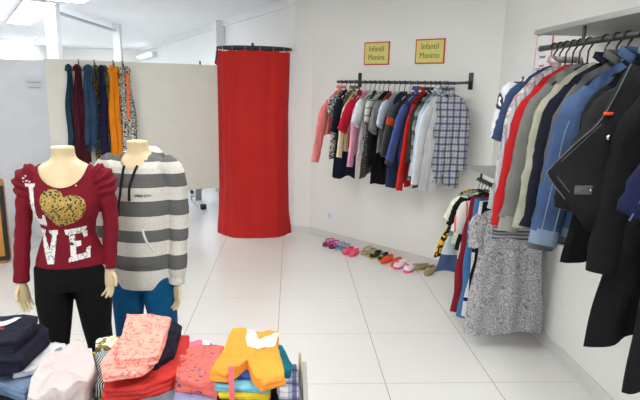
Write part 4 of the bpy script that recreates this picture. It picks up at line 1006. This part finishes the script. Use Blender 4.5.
cloth_piece('folded_shirt', 'white shirt at the bottom under the black and turquoise ones', 'shirt', fc, [(-.21, 1.70), (-.05, 1.70), (-.045, 1.42), (-.20, 1.42)], .58, .079, fabric('pale_grey_jersey', (196, 196, 196), .1), 3, seed=25)
cloth_piece('folded_shirt', 'black garment under the mustard and turquoise shirts', 'shirt', fc, [(-.235, 1.69), (-.045, 1.70), (-.03, 1.45), (-.215, 1.45)], .622, .038, ABLK, 2, seed=26)
cloth_piece('folded_shirt', 'mustard yellow shirt between black and turquoise ones', 'shirt', fc, [(-.23, 1.68), (-.055, 1.68), (-.055, 1.475), (-.215, 1.475)], .642, .018, YST, 1, seed=27)
cloth_piece('folded_shirt', 'pale turquoise shirt right under the orange one', 'shirt', fc, [(-.245, 1.67), (-.055, 1.69), (-.060, 1.478), (-.228, 1.488)], .664, .020, TURQ, 1, seed=28)
cloth_piece('folded_shirt', 'royal blue garment edge under the orange shirt', 'shirt', fc, [(-.20, 1.69), (-.075, 1.69), (-.08, 1.50), (-.16, 1.52)], .678, .012, fabric('royal_blue', (50, 82, 170)), 1, seed=29)
wt = both(flat_patch([(-.150, 1.775), (-.126, 1.772), (-.128, 1.70), (-.118, 1.665), (-.085, 1.648), (-.062, 1.668), (-.050, 1.755), (-.034, 1.752), (-.048, 1.655), (-.070, 1.625), (-.105, 1.622), (-.140, 1.655), (-.150, 1.70)], WTR, 'neck_trim'),
          flat_patch([(-.110, 1.722), (-.072, 1.720), (-.072, 1.708), (-.110, 1.710)], fabric('print_grey', (176, 150, 110)), 'neck_print'))
cloth_piece('folded_shirt', 'bright orange shirt with white neck trim, topmost of its pile', 'shirt', fc, [(-.206, 1.795), (-.036, 1.775), (-.040, 1.665), (-.008, 1.468), (-.078, 1.425), (-.116, 1.495), (-.132, 1.560), (-.185, 1.480), (-.244, 1.497), (-.222, 1.633)], .712, .034, ORG, 1, seed=30, extra=wt, domes=.006, rough=.008)
cloth_piece('folded_shirt', 'teal jersey corner sticking out beside the orange shirt', 'shirt', fc, [(-.055, 1.80), (-.025, 1.78), (.012, 1.64), (.004, 1.60), (-.030, 1.59), (-.035, 1.68)], .648, .026, TEAL, 1, seed=31, domes=.006)
cloth_piece('folded_shirt', 'navy and white plaid shirt at the table edge', 'shirt', fc, [(-.038, 1.70), (.030, 1.70), (.034, 1.40), (-.034, 1.40)], .620, .119, plaid('navy_plaid', (206, 204, 210), (30, 38, 84), (96, 108, 150), .10, .09, za='Y'), 3, seed=32)
t = thing('ribbon', 'coral pink ribbon hanging over the front of the orange shirt', 'ribbon', (-.178, 1.50, .69), 0)
MB().grid([[(x+.010*q, -.02*q+(-.012 if q else 0)-.012*(q > .3), .036-.002*q-.115*sst((q-.15)*1.3)) for x in (-.008, .008)] for q in [i/14 for i in range(15)]]).build('band', fabric('ribbon_coral', (240, 104, 118)), t, weld=0)
t = thing('ribbon', 'coral pink ribbon beside the plaid shirt at the table edge', 'ribbon', (-.05, 1.43, .615), R(40))
MB().grid([[(.09*q-.04, x, .030-.05*q) for x in (-.008, .008)] for q in [i/8 for i in range(9)]]).build('band', fabric('ribbon_coral', (240, 104, 118)), t, weld=0)

# ================================================================= SHOES ALONG THE KIDS' WALL
def shoe_outline(L, W):
    P = []
    for i in range(28):
        a = 2*math.pi*i/28; y = math.cos(a); x = math.sin(a)
        w = W*.5*(1 - .22*math.exp(-((y+.15)/.35)**2) - .12*max(0, -y))
        P.append((x*w, y*L*.5))
    return P
def shoe(kind, label, cat, x, y, rz, L, W, style, sole, upper, inner, accent=None, strap=None):
    """toe towards local +y"""
    t = thing(kind, label, cat, (x, y, 0), rz, 'childrens shoes along the kids wall')
    O = shoe_outline(L, W); sh = .020 if style != 'clog' else .026
    MB().prism([(a, b) for a, b in O], .001, sh).build('sole', sole, t, bevel=.002)
    MB().prism([(a*.88, b*.92) for a, b in O], sh-.002, sh+.003).build('insole', inner, t)
    def shell(y0, y1, hgt, open_=False, thick=.003, hfun=None):
        rows = []
        for j in range(13):
            v = j/12; yy = lerp(y0, y1, v)*L*.5
            q = max(-.999, min(.999, yy/(L*.5))); wx = W*.5*math.sqrt(1-q*q)*(1-.16*math.exp(-((q+.15)/.35)**2))*1.02
            h = hfun(v)*hgt
            rows.append([(wx*math.cos(a)*(1 if not open_ else 1), yy, sh-.004+max(.002, h)*math.sin(a)) for a in [math.pi*k/14 for k in range(15)]])
        b = MB().grid(rows).build('upper' if not open_ else 'strap', upper if not open_ else (strap or upper), t, weld=.0003); md = b.modifiers.new('t', 'SOLIDIFY'); md.thickness = thick; return b
    if style in ('flat', 'clog', 'loafer'):
        shell(.02 if style == 'flat' else -.15, .995, .045 if style != 'flat' else .036, hfun=lambda v: math.sqrt(max(0, 1-v**2.2)))
        rows = []   # heel counter
        for j in range(4):
            rows.append([(W*.5*1.0*math.cos(a)*(1-.14*(1 if abs(math.cos(a)) > .6 else .8))*1.04, L*.5*(.06 + 1.0*math.sin(a))*(.96), sh-.004+.034*j/3*(.55+.45*abs(math.sin(a)))) for a in [math.pi+math.pi*k/18 for k in range(19)]])
        b = MB().grid(rows).build('heel_counter', upper, t, weld=0); md = b.modifiers.new('t', 'SOLIDIFY'); md.thickness = .003
    if style == 'sandal':
        shell(.35, .62, .034, True, hfun=lambda v: 1); shell(-.10, .12, .040, True, hfun=lambda v: 1)
        b = MB().grid([[(W*.5*.95*math.cos(a), L*.5*(.0+.97*math.sin(a)), sh+.022+dz) for a in [math.pi+math.pi*k/16 for k in range(17)]] for dz in (0, .014)]).build('heel_strap', strap or upper, t, weld=0); md = b.modifiers.new('t', 'SOLIDIFY'); md.thickness = .003
    if accent:
        MB().sphere((0, L*.30, sh+.040 if style != 'flat' else sh+.030), .013, 10, (1.2, 1, .45)).build('bow', accent, t)
        MB().sphere((0, L*.22, sh+.044 if style != 'flat' else sh+.034), .008, 8, (1.6, .8, .6)).build('bow_knot', accent, t)
    return t
PNK = plain('pink_rubber', (226, 96, 168), .5); PNK2 = plain('plum_rubber', (120, 50, 96), .5); BLR = plain('blue_grey_rubber', (140, 160, 186), .5); COR = plain('coral_shoe', (238, 84, 118), .5); SAND = plain('sand_leather', (186, 172, 134), .6)
SBK = plain('black_shoe', (30, 28, 32), .45); SYL = plain('yellow_shoe', (206, 190, 60), .5); SOR = plain('orange_shoe', (232, 80, 34), .5); SWH = plain('white_shoe', (240, 226, 232), .4); SPK = plain('clog_pink', (238, 92, 140), .5); SKH = plain('khaki_shoe', (158, 142, 104), .6); TAN = plain('tan_insole', (176, 146, 100), .7)
def sh2(s, off): q = on_kids_wall(s, off); return q.x, q.y
A0 = R(135+8)   # toes point away from the wall
spec = [
 ('sandal', 'pink sandal with dark buckles', 0.46, 0.16, .15, .072, 'sandal', PNK2, PNK, PNK2, None, PNK, .088, 'farthest along the wall', 'next to the blue grey pair'),
 ('sandal', 'blue grey sandal with a pink flower', 0.625, 0.17, .135, .06, 'sandal', BLR, BLR, BLR, plain('flower_pink', (240, 150, 160), .5), BLR, .075, 'touching the pink sandals', 'touching the coral pair'),
 ('shoe', 'coral pink strapped shoe', 0.765, 0.215, .15, .068, 'flat', COR, COR, COR, None, COR, .078, 'touching the blue grey pair', 'touching the sand pair'),
 ('sandal', 'sand coloured strappy sandal', 0.895, 0.1, .155, .06, 'sandal', SAND, SAND, SAND, SAND, SAND, .07, 'touching the coral pair', 'touching the black loafers'),
 ('loafer', 'black loafer with a yellow toe accent', 1.035, 0.125, .175, .064, 'flat', SYL, SBK, SBK, SYL, None, .098, 'touching the sand sandals', 'touching the orange flats'),
 ('flat_shoe', 'orange flat shoe with a bow', 1.2, 0.16, .18, .068, 'flat', SOR, SOR, TAN, SOR, None, .110, 'touching the black loafers', 'behind the pink and white clogs'),
 ('clog', 'white and pink rubber clog', 1.375, 0.215, .155, .080, 'clog', SPK, SWH, SPK, SPK, None, .108, 'touching the orange flats', 'touching the khaki pair'),
 ('flat_shoe', 'khaki gold flat shoe with a buckle', 1.53, 0.14, .185, .075, 'flat', SKH, SKH, TAN, SAND, None, .125, 'touching the white and pink clogs', 'nearest the lower clothes rack'),
]
for cat, lab, s, off, L_, W_, st, so, up, inn, acc, strp, gap, l1, l2 in spec:
    for k in (0, 1):
        x, y = sh2(s+gap*(k-.5), off+.012*k); L_ *= (1.15, 1)[k]; W_ *= (1.15, 1)[k]
        shoe('childrens_'+cat, lab+', '+(l1, l2)[k], 'shoe', x, y, A0+R(7*(k-.5)) - (R(45) if 'khaki' in lab and k == 0 else 0), L_, W_, st, so, up, inn, acc, strp)

# ================================================================= BEYOND THE PANEL
t = thing('office_desk', 'white desk with black foot caps behind the beige panel', 'desk', (-1.64, 6.80, 0), R(22))
MB().box((0, 0, .735), (1.1, .6, .03)).build('desk_top', plain('desk_white', (225, 225, 226), .4), t, bevel=.003)
for s in (-1, 1):
    MB().box((s*.45, 0, .38), (.07, .06, .68)).build('leg', plain('desk_grey', (150, 152, 156), .4), t, bevel=.002)
    ft = MB().box((s*.45, 0, .04), (.07, .50, .06)).build('foot', plain('desk_white', (225, 225, 226), .4), t, bevel=.008)
    for q in (-1, 1): c_ = MB().box((s*.45, q*.275, .038), (.072, .06, .062)).build('foot_cap', SBK, ft, bevel=.006)
t = thing('office_chair', 'grey office chair with a chrome star base behind the beige panel', 'chair', (-1.62, 7.90, 0), 0)
CHR = plain('chrome', (190, 192, 196), .15, 1)
for k in range(5):
    a = 2*math.pi*k/5+.4
    lg = MB().tube([(0, 0, .11), (.27*math.cos(a), .27*math.sin(a), .07)], [.022, .014], 8, ref=(0, 0, 1)).build('base_arm', CHR, t)
    MB().sphere((.27*math.cos(a), .27*math.sin(a), .03), .03, 10, (1, .7, 1)).build('caster', SBK, lg)
MB().tube([(0, 0, .09), (0, 0, .44)], .024, 12, ref=(1, 0, 0)).build('column', CHR, t)
MB().box((0, 0, .47), (.46, .45, .07)).build('seat', plain('chair_grey', (70, 72, 78), .7), t, bevel=.02)
MB().box((0, .24, .78), (.42, .05, .46)).build('backrest', plain('chair_grey', (70, 72, 78), .7), t, bevel=.02)
MB().box((0, .235, .53), (.06, .02, .16)).build('back_stem', SBK, t)
t = thing('storage_rack', 'dark narrow uprights standing behind the beige panel', 'rack', (-1.86, 7.28, 0), R(22))
for x in (0, .12, .30): MB().box((x, 0, .5), (.05, .05, .98)).build('upright', plain('rack_dark', (62, 62, 66), .5), t, bevel=.002)
for z in (.3, .9): MB().box((.15, 0, z), (.36, .04, .03)).build('cross_bar', plain('rack_dark', (62, 62, 66), .5), t)
# case at the frame's left edge
t = thing('standing_case', 'ochre case with dark rim standing on the floor by the white partition', 'case', (-2.68, 4.60, 0), R(20))
MB().loft([(z, .20*k, .10*k, 0, 0) for z, k in ((.0, .9), (.015, .98), (.04, 1), (.68, 1), (.72, .97), (.735, .88))], 48, p=5).build('shell', plain('ochre_leather', (196, 138, 60), .5), t)
MB().loft([(z, .205, .028, 0, s) for z, s in ((.03, -.075), (.69, -.075))], 32, cap=True, p=6).build('front_rim', plain('case_black', (34, 28, 26), .5), t)
MB().box((0, -.101, .36), (.34, .012, .58)).build('front_panel', plain('ochre_leather', (196, 138, 60), .5), t, bevel=.004)
MB().tube([(-.07, 0, .705), (-.06, 0, .74), (.06, 0, .74), (.07, 0, .705)], .01, 8).build('handle', plain('case_black', (34, 28, 26), .5), t)

# lettering becomes plain mesh
for o in [o for o in C.objects if o.type == 'FONT']:
    dg = bpy.context.evaluated_depsgraph_get(); me = bpy.data.meshes.new_from_object(o.evaluated_get(dg))
    n_ = bpy.data.objects.new('lettering', me); n_.parent = o.parent; n_.location = o.location; n_.rotation_euler = o.rotation_euler; n_.scale = o.scale
    C.objects.link(n_); bpy.data.objects.remove(o)
